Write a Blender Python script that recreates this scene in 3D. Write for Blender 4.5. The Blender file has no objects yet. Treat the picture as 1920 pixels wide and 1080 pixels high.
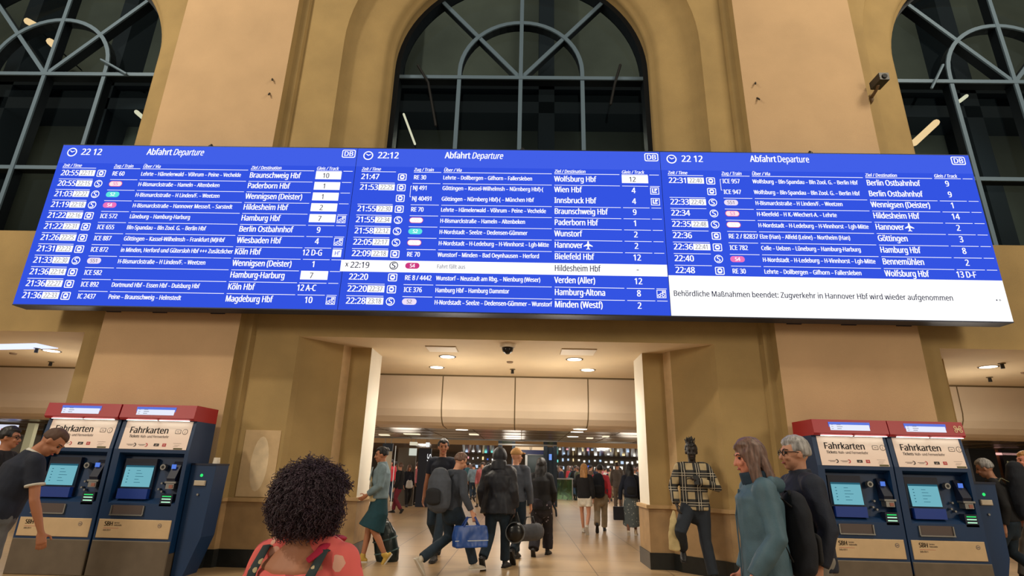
import bpy, bmesh, math, random
import numpy as np
from mathutils import Vector, Matrix, noise
random.seed(7)
R = math.radians
S = bpy.context.scene
COL = S.collection
# ------------------------------------------------------------------ camera
FPX, PITCH, YAW, ROLL, CAMH = 1030.23, 0.31916, 0.022856, -0.023942, 1.5
def cam_axes():
    cp, sp = math.cos(PITCH), math.sin(PITCH)
    r = np.array([1, 0, 0.]); d = np.array([0, sp, -cp]); f = np.array([0, cp, sp])
    c, s = math.cos(ROLL), math.sin(ROLL)
    r2, d2 = r*c + d*s, -r*s + d*c
    m = np.stack([r2, d2, f], 1)
    cy, sy = math.cos(YAW), math.sin(YAW)
    return np.array([[cy, -sy, 0], [sy, cy, 0], [0, 0, 1]]) @ m
AX = cam_axes()
cam = bpy.data.cameras.new('camera'); cam.sensor_width = 36; cam.lens = FPX/1920*36; cam.clip_end = 200; cam.clip_start = .05
camo = bpy.data.objects.new('camera', cam); COL.objects.link(camo)
mw = Matrix.Identity(4)
for i in range(3):
    mw[i][0] = AX[i, 0]; mw[i][1] = -AX[i, 1]; mw[i][2] = -AX[i, 2]
mw[0][3], mw[1][3], mw[2][3] = 0, 0, CAMH
camo.matrix_world = mw
S.camera = camo
def ray(u, v): return AX @ np.array([(u-960)/FPX, (v-540)/FPX, 1])
def P(u, v, y):                       # point of the photo on the plane at depth y
    r = ray(u, v); t = y/r[1]; return Vector((r[0]*t, y, r[2]*t+CAMH))
def F(u, v, z=0):                     # point of the photo on a level plane
    r = ray(u, v); t = (z-CAMH)/r[2]; return Vector((r[0]*t, r[1]*t, z))
# ------------------------------------------------------------------ world, lights, exposure
S.view_settings.view_transform = 'Standard'; S.view_settings.look = 'None'
S.view_settings.exposure = 0.0; S.view_settings.gamma = 1; S.view_settings.use_curve_mapping = False
w = bpy.data.worlds.new('world'); S.world = w; w.use_nodes = True
w.node_tree.nodes['Background'].inputs[0].default_value = (1, .89, .70, 1)
w.node_tree.nodes['Background'].inputs[1].default_value = 0.27
def area(name, loc, target, size, power, col, sizey=None):
    l = bpy.data.lights.new(name, 'AREA'); l.energy = power; l.color = col; l.size = size
    if sizey: l.shape = 'RECTANGLE'; l.size_y = sizey
    o = bpy.data.objects.new(name, l); COL.objects.link(o); o.location = loc
    o.rotation_euler = (Vector(target)-Vector(loc)).to_track_quat('-Z', 'Y').to_euler()
    return o
area('hall_lamp', (-12.0, 0.2, 15.0), (-4, 9, 5), .8, 960, (1, .88, .68))
area('hall_lamp', (11.0, 2.3, 15.0), (4, 9, 5), 2.2, 700, (1, .87, .66))
area('added_wall_fill', (-15, -7, 7.5), (-5, 9, 2.6), 3.2, 760, (1, .86, .68))  # two fills added to brighten the lower walls, no fitting known there
area('added_wall_fill', (14.5, -7, 7.0), (5, 9, 2.6), 3.6, 660, (1, .86, .66))
area('concourse_lamp', (-.3, 17, 2.40), (-.3, 17, 0), 10, 60, (1, .90, .76), 4)
area('concourse_lamp', (-.3, 33, 2.55), (-.3, 33, 0), 26, 1400, (1, .92, .82), 16)
area('concourse_lamp', (-10.8, 15, 2.40), (-10.8, 15, 0), 5, 50, (1, .90, .78), 4)
area('concourse_lamp', (10.4, 15, 2.40), (10.4, 15, 0), 5, 50, (1, .90, .78), 4)
def glow(x, y, z, p):  # unseen point fills added to brighten the passage and concourse ceilings
    l = bpy.data.lights.new('passage_fill', 'POINT'); l.energy = p; l.color = (1, .91, .78); l.shadow_soft_size = .45
    o = bpy.data.objects.new('passage_fill', l); COL.objects.link(o); o.location = (x, y, z)
for x, y, z, p in ((-1.4, 11.3, 2.4, 70), (.9, 11.3, 2.4, 70), (-9.6, 11.4, 2.5, 46), (9.2, 11.4, 2.5, 46), (-7, 17, 1.8, 40), (-3.6, 17.5, 1.8, 30), (3.4, 17.5, 1.8, 30), (7, 17, 1.8, 40), (-7, 23.5, 2.2, 90), (-.3, 23.5, 2.2, 90), (6.5, 23.5, 2.2, 90), (-6, 35, 1.9, 60), (5, 35, 1.9, 60)): glow(x, y, z, p)
# ------------------------------------------------------------------ materials
def lin(c):
    return tuple((x/255/12.92 if x/255 <= .04045 else ((x/255+.055)/1.055)**2.4) for x in c)
MATS = {}
def mat(name, rgb, rough=.7, metal=0, emit=None, es=1.0, noise_amt=0.0, noise_scale=6, bump=0, bscale=60, spec=.5, stretch=None):
    if name in MATS: return MATS[name]
    m = bpy.data.materials.new(name); m.use_nodes = True; nt = m.node_tree; b = nt.nodes['Principled BSDF']
    c = (*lin(rgb), 1)
    b.inputs['Base Color'].default_value = c; b.inputs['Roughness'].default_value = rough; b.inputs['Metallic'].default_value = metal
    b.inputs['Specular IOR Level'].default_value = spec
    if emit:
        b.inputs['Emission Color'].default_value = (*lin(emit), 1); b.inputs['Emission Strength'].default_value = es
    if noise_amt or bump:
        tc = nt.nodes.new('ShaderNodeTexCoord')
    if noise_amt:
        n = nt.nodes.new('ShaderNodeTexNoise'); n.inputs['Scale'].default_value = noise_scale; n.inputs['Detail'].default_value = 6
        if stretch:
            mp = nt.nodes.new('ShaderNodeMapping'); mp.inputs['Scale'].default_value = stretch; nt.links.new(tc.outputs['Object'], mp.inputs[0]); nt.links.new(mp.outputs[0], n.inputs['Vector'])
        else: nt.links.new(tc.outputs['Object'], n.inputs['Vector'])
        r = nt.nodes.new('ShaderNodeValToRGB'); r.color_ramp.elements[0].position = .3; r.color_ramp.elements[1].position = .72
        r.color_ramp.elements[0].color = tuple(x*(1-noise_amt) for x in c[:3])+(1,)
        r.color_ramp.elements[1].color = tuple(min(1, x*(1+noise_amt)) for x in c[:3])+(1,)
        nt.links.new(n.outputs['Fac'], r.inputs['Fac']); nt.links.new(r.outputs['Color'], b.inputs['Base Color'])
    if bump:
        n = nt.nodes.new('ShaderNodeTexNoise'); n.inputs['Scale'].default_value = bscale; n.inputs['Detail'].default_value = 4
        nt.links.new(tc.outputs['Object'], n.inputs['Vector'])
        bp = nt.nodes.new('ShaderNodeBump'); bp.inputs['Strength'].default_value = bump; bp.inputs['Distance'].default_value = .02
        nt.links.new(n.outputs['Fac'], bp.inputs['Height']); nt.links.new(bp.outputs['Normal'], b.inputs['Normal'])
    MATS[name] = m
    return m
def emis(name, rgb, s=1.0):
    if name in MATS: return MATS[name]
    m = bpy.data.materials.new(name); m.use_nodes = True; nt = m.node_tree
    nt.nodes.remove(nt.nodes['Principled BSDF'])
    e = nt.nodes.new('ShaderNodeEmission'); e.inputs[0].default_value = (*lin(rgb), 1); e.inputs[1].default_value = s
    nt.links.new(e.outputs[0], nt.nodes['Material Output'].inputs[0]); MATS[name] = m
    return m
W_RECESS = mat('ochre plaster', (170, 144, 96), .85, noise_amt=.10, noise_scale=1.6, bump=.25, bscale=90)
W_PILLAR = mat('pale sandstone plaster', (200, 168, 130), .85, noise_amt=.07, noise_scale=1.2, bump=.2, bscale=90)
W_WHITE = mat('white paint', (226, 220, 206), .7, noise_amt=.04, noise_scale=2)
W_PATCH_LIT = mat('pale repair and lit step plaster', (206, 178, 138), .9, noise_amt=.08, noise_scale=7)
W_DADO = mat('brown stone dado', (160, 130, 92), .6, noise_amt=.14, noise_scale=5)
W_LEDGE = mat('dado ledge stone', (184, 152, 108), .5, noise_amt=.1, noise_scale=6)
W_PLINTH = mat('black stone plinth', (24, 27, 28), .35, noise_amt=.3, noise_scale=12)
M_CEIL = mat('passage ceiling paint', (212, 190, 155), .8, noise_amt=.05, noise_scale=1.4)
M_BULK = mat('bulkhead panel paint', (214, 196, 172), .65, noise_amt=.04, noise_scale=1.5)
M_SEAM = mat('panel joint', (110, 92, 62), .8)
M_METCEIL = mat('dull metal ceiling', (120, 104, 80), .28, metal=.75, noise_amt=.25, noise_scale=.8)
M_DARK = mat('dark recess', (16, 20, 26), .7)
M_STEEL = mat('brushed steel', (150, 150, 148), .35, metal=.9)
M_BLACK = mat('black plastic', (14, 15, 18), .45)
def floor_mat():
    m = bpy.data.materials.new('stone floor tiles'); m.use_nodes = True; nt = m.node_tree; b = nt.nodes['Principled BSDF']
    tc = nt.nodes.new('ShaderNodeTexCoord'); br = nt.nodes.new('ShaderNodeTexBrick')
    br.offset = 0; br.inputs['Scale'].default_value = 1; br.inputs['Mortar Size'].default_value = .008
    br.inputs['Brick Width'].default_value = 1.2; br.inputs['Row Height'].default_value = 1.2; br.inputs['Bias'].default_value = -.2
    br.inputs['Color1'].default_value = (*lin((196, 166, 126)), 1); br.inputs['Color2'].default_value = (*lin((184, 152, 112)), 1)
    br.inputs['Mortar'].default_value = (*lin((112, 90, 62)), 1)
    n = nt.nodes.new('ShaderNodeTexNoise'); n.inputs['Scale'].default_value = 1.1; n.inputs['Detail'].default_value = 8
    mx = nt.nodes.new('ShaderNodeMix'); mx.data_type = 'RGBA'; mx.blend_type = 'MULTIPLY'; mx.inputs[0].default_value = .35
    nt.links.new(tc.outputs['Object'], br.inputs['Vector']); nt.links.new(tc.outputs['Object'], n.inputs['Vector'])
    nt.links.new(br.outputs['Color'], mx.inputs[6]); nt.links.new(n.outputs['Fac'], mx.inputs[7])
    nt.links.new(mx.outputs[2], b.inputs['Base Color']); b.inputs['Roughness'].default_value = .32
    return m
M_FLOOR = floor_mat()
def glass_mat():
    m = bpy.data.materials.new('dark window glass'); m.use_nodes = True; nt = m.node_tree; nt.nodes.remove(nt.nodes['Principled BSDF'])
    t = nt.nodes.new('ShaderNodeBsdfTransparent'); t.inputs[0].default_value = (.55, .66, .68, 1)
    g = nt.nodes.new('ShaderNodeBsdfGlossy'); g.inputs['Roughness'].default_value = .03; g.inputs[0].default_value = (.22, .32, .40, 1)
    lw = nt.nodes.new('ShaderNodeFresnel'); lw.inputs[0].default_value = 1.45
    mx = nt.nodes.new('ShaderNodeMixShader'); nt.links.new(lw.outputs[0], mx.inputs[0]); nt.links.new(t.outputs[0], mx.inputs[1]); nt.links.new(g.outputs[0], mx.inputs[2])
    nt.links.new(mx.outputs[0], nt.nodes['Material Output'].inputs[0]); return m
M_GLASS = glass_mat()
# ------------------------------------------------------------------ mesh helpers
class MB:
    def __init__(s): s.v = []; s.f = []; s.m = []
    def add(s, vs, fs, mi=0):
        o = len(s.v); s.v += [tuple(v) for v in vs]; s.f += [tuple(o+i for i in f) for f in fs]; s.m += [mi]*len(fs)
    def box(s, a, b, mi=0, M=None):
        x0, y0, z0 = a; x1, y1, z1 = b
        vs = [Vector(p) for p in ((x0,y0,z0),(x1,y0,z0),(x1,y1,z0),(x0,y1,z0),(x0,y0,z1),(x1,y0,z1),(x1,y1,z1),(x0,y1,z1))]
        if M: vs = [M @ v for v in vs]
        s.add(vs, [(0,3,2,1),(4,5,6,7),(0,1,5,4),(1,2,6,5),(2,3,7,6),(3,0,4,7)], mi)
    def bbox(s, a, b, r=.01, mi=0):   # box with chamfered vertical and front edges
        x0, y0, z0 = a; x1, y1, z1 = b
        def ringp(i, y): return [(x0+i, y, z0+i), (x1-i, y, z0+i), (x1-i, y, z1-i), (x0+i, y, z1-i)]
        rs = [ringp(r, y0), ringp(0, y0+r), ringp(0, y1)]
        vs = [p for q in rs for p in q]; fs = [(0,1,2,3), (11,10,9,8)]
        for k in range(2):
            for j in range(4):
                a_, b_ = k*4+j, k*4+(j+1) % 4; fs.append((b_, a_, a_+4, b_+4))
        s.add(vs, fs, mi)
    def prism(s, pts, z0, z1, mi=0, cap=True):          # plan polygon, counter-clockwise, extruded in z
        n = len(pts); vs = [(x, y, z0) for x, y in pts]+[(x, y, z1) for x, y in pts]
        fs = [(i, (i+1) % n, n+(i+1) % n, n+i) for i in range(n)]
        if cap: fs += [tuple(range(n-1, -1, -1)), tuple(range(n, 2*n))]
        s.add(vs, fs, mi)
    def sideprism(s, pts, x0, x1, mi=0):                # profile (y,z) extruded in x
        n = len(pts); vs = [(x0, y, z) for y, z in pts]+[(x1, y, z) for y, z in pts]
        s.add(vs, [(i, (i+1) % n, n+(i+1) % n, n+i) for i in range(n)]+[tuple(range(n-1, -1, -1)), tuple(range(n, 2*n))], mi)
    def loft(s, secs, n=12, c0=1, c1=1, mi=0, hint=(1, 0, 0)):
        secs = [(Vector(c), a, b) for c, a, b in secs]; hint = Vector(hint); rings = []
        k = len(secs)
        for i, (c, a, b) in enumerate(secs):
            t = (secs[min(i+1, k-1)][0]-secs[max(i-1, 0)][0]).normalized()
            h = hint if abs(t.dot(hint)) < .95 else Vector((0, 1, 0)) if abs(t.y) < .9 else Vector((0, 0, 1))
            U = (h-t*t.dot(h)).normalized(); V = t.cross(U); rings.append((c, a, b, U, V, t))
        out = []
        if c0 == 1:
            c, a, b, U, V, t = rings[0]; r = min(a, b)
            for q in (80, 50, 22): out.append((c-t*r*math.sin(R(q)), a*math.cos(R(q)), b*math.cos(R(q)), U, V))
        for c, a, b, U, V, t in rings: out.append((c, a, b, U, V))
        if c1 == 1:
            c, a, b, U, V, t = rings[-1]; r = min(a, b)
            for q in (22, 50, 80): out.append((c+t*r*math.sin(R(q)), a*math.cos(R(q)), b*math.cos(R(q)), U, V))
        vs = []; fs = []
        for c, a, b, U, V in out:
            for j in range(n):
                an = 2*math.pi*j/n; vs.append(c+U*a*math.cos(an)+V*b*math.sin(an))
        for i in range(len(out)-1):
            for j in range(n):
                a_, b_ = i*n+j, i*n+(j+1) % n; fs.append((a_, b_, b_+n, a_+n))
        fs.append(tuple(range(n-1, -1, -1))); fs.append(tuple((len(out)-1)*n+j for j in range(n)))
        s.add(vs, fs, mi)
    def tube(s, pts, r, n=8, mi=0, c=1): s.loft([(p, r, r) for p in pts], n, c, c, mi)
    def ell(s, c, r, nu=16, nv=10, mi=0, fn=None, M=None):
        c = Vector(c); vs = []; fs = []
        for i in range(nv+1):
            th = math.pi*i/nv
            for j in range(nu):
                ph = 2*math.pi*j/nu; d = Vector((math.sin(th)*math.cos(ph), math.sin(th)*math.sin(ph), math.cos(th)))
                k = fn(d) if fn else 1
                p = Vector((d.x*r[0]*k, d.y*r[1]*k, d.z*r[2]*k))
                vs.append(c+(M @ p if M else p))
        for i in range(nv):
            for j in range(nu):
                a_, b_ = i*nu+j, i*nu+(j+1) % nu
                fs.append((a_, a_+nu, b_+nu, b_))
        s.add(vs, fs, mi)
    def disc(s, c, r, n=24, nrm='z', mi=0, r2=0):
        c = Vector(c); vs = []
        f = {'z': lambda a, q: (q*math.cos(a), q*math.sin(a), 0), 'y': lambda a, q: (q*math.cos(a), 0, q*math.sin(a))}[nrm]
        for j in range(n): vs.append(c+Vector(f(2*math.pi*j/n, r)))
        if r2:
            for j in range(n): vs.append(c+Vector(f(2*math.pi*j/n, r2)))
            s.add(vs, [(j, (j+1) % n, n+(j+1) % n, n+j) for j in range(n)], mi)
        else: s.add(vs, [tuple(range(n))], mi)
    def quad(s, a, b, c, d, mi=0): s.add([a, b, c, d], [(0, 1, 2, 3)], mi)
    def scale(s, k): s.v = [(x*k, y*k, z*k) for x, y, z in s.v]
    def mesh(s, name, mats):
        me = bpy.data.meshes.new(name); me.from_pydata(s.v, [], s.f)
        for m in (mats if isinstance(mats, (list, tuple)) else [mats]): me.materials.append(m)
        me.polygons.foreach_set('material_index', s.m); me.update(); return me
    def build(s, name, mats, parent=None, smooth=False, fix=True):
        me = s.mesh(name, mats)
        if fix:
            bm = bmesh.new(); bm.from_mesh(me); bmesh.ops.recalc_face_normals(bm, faces=bm.faces); bm.to_mesh(me); bm.free()
        if smooth: me.polygons.foreach_set('use_smooth', [True]*len(me.polygons))
        o = bpy.data.objects.new(name, me); COL.objects.link(o)
        if parent: o.parent = parent
        return o
def tag(o, label=None, cat=None, group=None, kind=None):
    for k, v in (('label', label), ('category', cat), ('group', group), ('kind', kind)):
        if v: o[k] = v
    return o
def empty(name, loc=(0, 0, 0), rz=0, label=None, cat=None, group=None):
    o = bpy.data.objects.new(name, None); COL.objects.link(o); o.location = loc; o.rotation_euler = (0, 0, rz); o.empty_display_size = .1
    return tag(o, label, cat, group)
def struct(mb, name, mats, parent=None, smooth=False):
    o = mb.build(name, mats, parent, smooth)
    if not parent: o['kind'] = 'structure'
    return o
# ------------------------------------------------------------------ lettering: one mesh per glyph, made once
CH = 'ABCDEFGHIJKLMNOPQRSTUVWXYZabcdefghijklmnopqrstuvwxyz0123456789:/-.,()+*?! '
GL = {}
def bake_glyphs():
    import os
    def font(n):
        try: return bpy.data.fonts.load(os.path.join(bpy.utils.system_resource('DATAFILES'), 'fonts', n))
        except Exception: return None
    f1, f2 = font('NotoSansMath-Regular.woff2'), font('Inter.woff2'); tmp = []
    def add(key, body, f):
        cu = bpy.data.curves.new('t', 'FONT'); cu.body = body; cu.size = 1; cu.resolution_u = 3; cu.fill_mode = 'FRONT'
        if f: cu.font = f
        o = bpy.data.objects.new('t', cu); COL.objects.link(o); tmp.append((key, o))
    for c in CH: add(c, c, f1); add('H'+c+'H', 'H'+c+'H', f1)
    add('HH', 'HH', f1); add('ß', 'ß', f2); add('HßH', 'HßH', f2); add('HH2', 'HH', f2); add('H2', 'H', f2)
    bpy.context.view_layer.update(); dg = bpy.context.evaluated_depsgraph_get(); raw = {}
    for k, o in tmp:
        me = bpy.data.meshes.new_from_object(o.evaluated_get(dg))
        raw[k] = ([tuple(v.co) for v in me.vertices], [tuple(p.vertices) for p in me.polygons]); bpy.data.meshes.remove(me)
    for k, o in tmp:
        cu = o.data; bpy.data.objects.remove(o); bpy.data.curves.remove(cu)
    wd = lambda q: max(v[0] for v in q[0])-min(v[0] for v in q[0])
    top = lambda q: max(v[1] for v in q[0])
    cap, cap2 = top(raw['H']), top(raw['H2'])
    for c in CH:
        vs, fs = raw[c]; GL[c] = ([(x/cap, y/cap) for x, y, z in vs], fs, (wd(raw['H'+c+'H'])-wd(raw['HH']))/cap)
    vs, fs = raw['ß']; GL['ß'] = ([(x/cap2, y/cap2) for x, y, z in vs], fs, (wd(raw['HßH'])-wd(raw['HH2']))/cap2)
    GL['–'] = ([(.08, .30), (.66, .30), (.66, .40), (.08, .40)], [(0, 1, 2, 3)], .74)
    dv, df, _ = GL['.']; cx = sum(p[0] for p in dv)/len(dv); cy = sum(p[1] for p in dv)/len(dv)
    for c, b in zip('ÄÖÜäöü', 'AOUaou'):
        vs, fs, adv = GL[b]; vs = list(vs); fs = list(fs)
        for sg in (-1, 1):
            o = len(vs); vs += [(x-cx+adv/2+sg*.17, y-cy+(1.19 if c.isupper() else .96)) for x, y in dv]; fs += [tuple(o+i for i in f) for f in df]
        GL[c] = (vs, fs, adv)
bake_glyphs()
def text(mb, s, fn, a, b, cap, mi=0, w=None, xs=.78, bold=0, ital=0, al='L'):
    """letters of cap height `cap`; fn maps (right, up) in metres to a point; (a, b) is the start of the baseline"""
    tot = sum(GL[c][2] for c in s if c in GL)*cap
    if w: xs = w/max(tot, 1e-6)
    x = a - (tot*xs if al == 'R' else tot*xs/2 if al == 'C' else 0)
    for c in s:
        if c not in GL: continue
        vs, fs, adv = GL[c]
        for sh in ((-.036, -.012, .012, .036) if bold else (-.02, .02)):       # a bold stroke is the letter laid down again beside itself
            mb.add([fn(x+px*cap*xs+ital*py*cap+sh*cap, b+py*cap) for px, py in vs], fs, mi)
        x += adv*cap*xs
    return x
# ------------------------------------------------------------------ THE SETTING
XC = -.31                       # axis of the middle bay
WX, ZC, ZT, RW = -.15, 9.89, 9.72, 2.80   # window axis, arch centre, transom, opening radius
BAYX = 10.72
YA, YP, ZL, ZS, ZTOP = 9.2, 8.95, 3.6, 5.5, 13.6
mb = MB(); mb.box((-34, -4, -.2), (34, 60, 0)); struct(mb, 'floor', M_FLOOR)
half = [(-4.80, 8.95), (-4.78, 9.10), (-4.66, 9.12), (-4.62, 9.20), (-3.86, 9.20), (-3.80, 9.30), (-3.28, 9.85), (-3.20, 10.06), (-2.82, 10.06), (-2.82, 10.85)]
jl = half                                            # left jamb of the middle bay
def mir(p): return [(2*XC-x, y) for x, y in p]
def pier(name, front, back, ):                       # masses between the bays below the lintel
    mb = MB()
    pts = front+back
    mb.prism(pts, 0, ZL, 0)
    n = len(pts)
    for i in range(n):                               # paint of each face
        a, b = pts[i], pts[(i+1) % n]
        if abs(a[1]-YP) < .01 and abs(b[1]-YP) < .01: mb.m[i] = 1
        if abs(a[0]-b[0]) < .01 and min(a[1], b[1]) > 10 and max(a[1], b[1]) < 10.9: mb.m[i] = 2
        if {a[1], b[1]} == {9.85, 10.06}: mb.m[i] = 3  # pale step faces: passage light put into the colour, partly white paint
    return struct(mb, name, [W_RECESS, W_PILLAR, W_WHITE, W_PATCH_LIT])
jm = [(-14.0+2*0+ (x+4.8), y) for x, y in []]
lj = [(-7.15, 8.95), (-7.17, 9.10), (-7.29, 9.12), (-7.33, 9.20), (-7.62, 9.20), (-7.68, 9.30), (-7.98, 9.85), (-8.06, 10.06), (-8.30, 10.06), (-8.30, 10.85)]
leftmass = [(-7.15, 8.95)]+half+lj[::-1][:-1]
pier('wall_left', leftmass, [])
rightmass = [(2*XC-x, y) for x, y in leftmass][::-1]
pier('wall_right', rightmass, [])
farleft = [(-17.4, 9.2), (-13.4, 9.2), (-13.3, 10.06), (-13.3, 10.85), (-17.4, 10.85)]
pier('wall_far_left', farleft, []); pier('wall_far_right', [(2*XC-x, y) for x, y in farleft][::-1], [])
# pillars above the lintel
for nm, k in (('wall_left_pillar', 0), ('wall_right_pillar', 1)):
    pts = [(-7.15, 8.95), (-4.80, 8.95), (-4.78, 9.10), (-4.66, 9.12), (-4.62, 9.26), (-7.33, 9.26), (-7.29, 9.12), (-7.17, 9.10)]
    if k: pts = [(2*XC-x, y) for x, y in pts][::-1]
    mb = MB(); mb.prism(pts, ZL, ZTOP)
    for i in range(len(pts)):
        a, b = pts[i], pts[(i+1) % len(pts)]
        if abs(a[1]-YP) < .01 and abs(b[1]-YP) < .01: mb.m[i] = 1
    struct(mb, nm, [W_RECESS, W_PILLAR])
# bay walls with arched niche
PROF = [(3.68, 9.20), (3.66, 9.27), (3.60, 9.34), (3.50, 9.41), (3.36, 9.465), (3.22, 9.50), (3.08, 9.53), (2.95, 9.56), (2.88, 9.60), (2.855, 9.66), (2.84, 9.70), (2.79, 9.72), (2.765, 9.76), (2.765, 9.82), (2.79, 9.86), (2.80, 10.0), (2.80, 10.35)]
def archpath(r, n=40):
    pts = [(-r, ZS), (-r, ZC)]
    pts += [(-r*math.cos(math.pi*i/n), ZC+r*math.sin(math.pi*i/n)) for i in range(1, n)]
    return pts+[(r, ZC), (r, ZS)]
def bay(name, cx, x0, x1):
    mb = MB(); r = PROF[0][0]; y = YA
    def q(a, b, c, d): mb.quad((a[0], y, a[1]), (b[0], y, b[1]), (c[0], y, c[1]), (d[0], y, d[1]))
    q((x0, ZL), (x1, ZL), (x1, ZS), (x0, ZS)); q((x0, ZS), (cx-r, ZS), (cx-r, ZTOP), (x0, ZTOP)); q((cx+r, ZS), (x1, ZS), (x1, ZTOP), (cx+r, ZTOP))
    ap = archpath(r)
    for (a, za), (b, zb) in zip(ap[1:-2], ap[2:-1]): q((cx+a, za), (cx+b, zb), (cx+b, ZTOP+.05), (cx+a, ZTOP+.05))
    paths = [archpath(rr) for rr, _ in PROF]; n = len(paths[0]); vs = []; fs = []
    for (rr, yy), p in zip(PROF, paths): vs += [(cx+a, yy, z) for a, z in p]
    for i in range(len(PROF)-1):
        for j in range(n-1): fs.append((i*n+j, i*n+j+1, (i+1)*n+j+1, (i+1)*n+j))
    mb.add(vs, fs); nsm = len(fs)
    mb.quad((cx-r, YA, ZS), (cx+r, YA, ZS), (cx+r, 10.35, ZS), (cx-r, 10.35, ZS))            # sill
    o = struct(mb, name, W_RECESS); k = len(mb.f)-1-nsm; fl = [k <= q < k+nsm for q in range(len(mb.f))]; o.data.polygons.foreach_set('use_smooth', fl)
    return o
bay('wall_center', WX, -4.7, 4.1); bay('wall_left_bay', WX-BAYX, -17.4, -7.2); bay('wall_right_bay', WX+BAYX, 6.6, 16.8)
# ceiling of the passages behind the lintel, continuous
mb = MB(); mb.box((-17.4, YA+.001, ZL), (16.8, 13.05, ZL+.2)); struct(mb, 'ceiling', M_CEIL)
# bulkhead with rounded lower edge
cove = [(13.0, ZL), (13.0, 2.95), (13.03, 2.80), (13.12, 2.64), (13.28, 2.52), (13.5, 2.46), (14.2, 2.44), (14.2, ZL)]
mb = MB(); mb.sideprism(cove, -26, 26); struct(mb, 'wall_bulkhead', M_BULK, smooth=False)
xs_seam = [P(830, 720, 13).x, P(966, 720, 13).x, P(1102, 720, 13).x]; dx = (xs_seam[2]-xs_seam[0])/2
for i, x in enumerate([xs_seam[1]+dx*k for k in (-6, -5, -4, -3, -2, -1, 0, 1, 2, 3, 4, 5, 6)]):
    mb = MB()
    for (y0, z0), (y1, z1) in zip(cove[:6], cove[1:7]):
        mb.quad((x-.014, y0-.004, z0-.004), (x+.014, y0-.004, z0-.004), (x+.014, y1-.004, z1-.004), (x-.014, y1-.004, z1-.004))
    struct(mb, 'trim_%d' % (i+1), M_SEAM)
mb = MB(); mb.box((-26, 12.985, ZL-.035), (26, 13.0, ZL-.001)); struct(mb, 'trim_20', M_SEAM)
# low metal ceiling of the concourse, second bulkhead, far ceiling, far wall
mb = MB(); mb.box((-26, 14.2, 2.46), (26, 19.3, 2.7)); struct(mb, 'ceiling_concourse', M_METCEIL)
mb = MB()
for k in range(-20, 21): mb.box((k*1.25-.01, 14.2, 2.452), (k*1.25+.01, 19.3, 2.46))
for k in range(1, 4): mb.box((-26, 14.2+k*1.25-.01, 2.452), (26, 14.2+k*1.25+.01, 2.46))
struct(mb, 'trim_21', M_SEAM)
mb = MB(); mb.box((-26, 19.28, 2.42), (26, 19.34, 2.50)); struct(mb, 'trim_22', M_STEEL)
mb = MB(); mb.box((-26, 19.3, 3.3), (26, 28, 3.5)); struct(mb, 'ceiling_hall', M_CEIL)
mb = MB(); mb.box((-26, 28, 2.62), (26, 28.3, 3.5)); struct(mb, 'wall_second_bulkhead', mat('tan bulkhead', (176, 150, 112), .6))
mb = MB(); mb.box((-26, 28.3, 2.62), (26, 46, 2.8)); struct(mb, 'ceiling_far', mat('glossy brown ceiling', (96, 74, 52), .12, noise_amt=.2, noise_scale=.5))
mb = MB(); mb.box((-26, 46, 0), (26, 46.2, 3.5)); struct(mb, 'wall_back', mat('dim shop front', (104, 92, 78), .6))
for nm, x in (('wall_concourse_left', -26.2), ('wall_concourse_right', 26)):
    mb = MB(); mb.box((x, 10.85, 0), (x+.2, 46, 3.6)); struct(mb, nm, W_WHITE)
# dado, ledge and plinth following the piers
def offset(p, d):
    out = []
    for i in range(len(p)):
        ns = []
        for a, b in ((i-1, i), (i, i+1)):
            if 0 <= a and b < len(p):
                v = Vector((p[b][0]-p[a][0], p[b][1]-p[a][1])).normalized(); ns.append(Vector((v.y, -v.x)))
        n = (ns[0]+ns[-1])
        n = n.normalized()/max(.35, n.normalized().dot(ns[0]))
        out.append((p[i][0]+n.x*d, p[i][1]+n.y*d))
    return out
def skirt(name, path, d, z0, z1, m):
    mb = MB(); o = offset(path, d); n = len(path)
    for i in range(n-1):
        a, b, c, e = path[i], path[i+1], o[i+1], o[i]
        mb.quad((*e, z0), (*c, z0), (*c, z1), (*e, z1)); mb.quad((*e, z1), (*c, z1), (*b, z1), (*a, z1)); mb.quad((*a, z0), (*b, z0), (*c, z0), (*e, z0))
    for i in (0, n-1):
        a, e = path[i], o[i]; mb.quad((*a, z0), (*e, z0), (*e, z1), (*a, z1))
    return struct(mb, name, m)
for side, path in (('left', leftmass), ('right', rightmass)):
    if side == 'left': pth = lj[::-1][:-1]+[(-7.15, 8.95)]+half
    else: pth = mir(lj[::-1][:-1]+[(-7.15, 8.95)]+half)[::-1]
    skirt('baseboard_'+side, pth, .05, 0, .25, W_PLINTH); skirt('trim_dado_'+side, pth, .03, .25, .93, W_DADO); skirt('trim_ledge_'+side, pth, .07, .93, .985, W_LEDGE)
# repaired plaster patch and its filler mark on the left bay pier
mb = MB(); a, b = P(452, 792, 9.198), P(520, 945, 9.198)
mb.box((-4.50, 9.19, 1.0), (-3.92, 9.2, 2.02)); struct(mb, 'trim_patch', W_PATCH_LIT)
mb = MB(); mb.ell((-4.2, 9.19, 1.50), (.14, .004, .42), 20, 10); struct(mb, 'trim_filler', mat('filler', (226, 204, 170), .9, noise_amt=.1, noise_scale=9))
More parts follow.
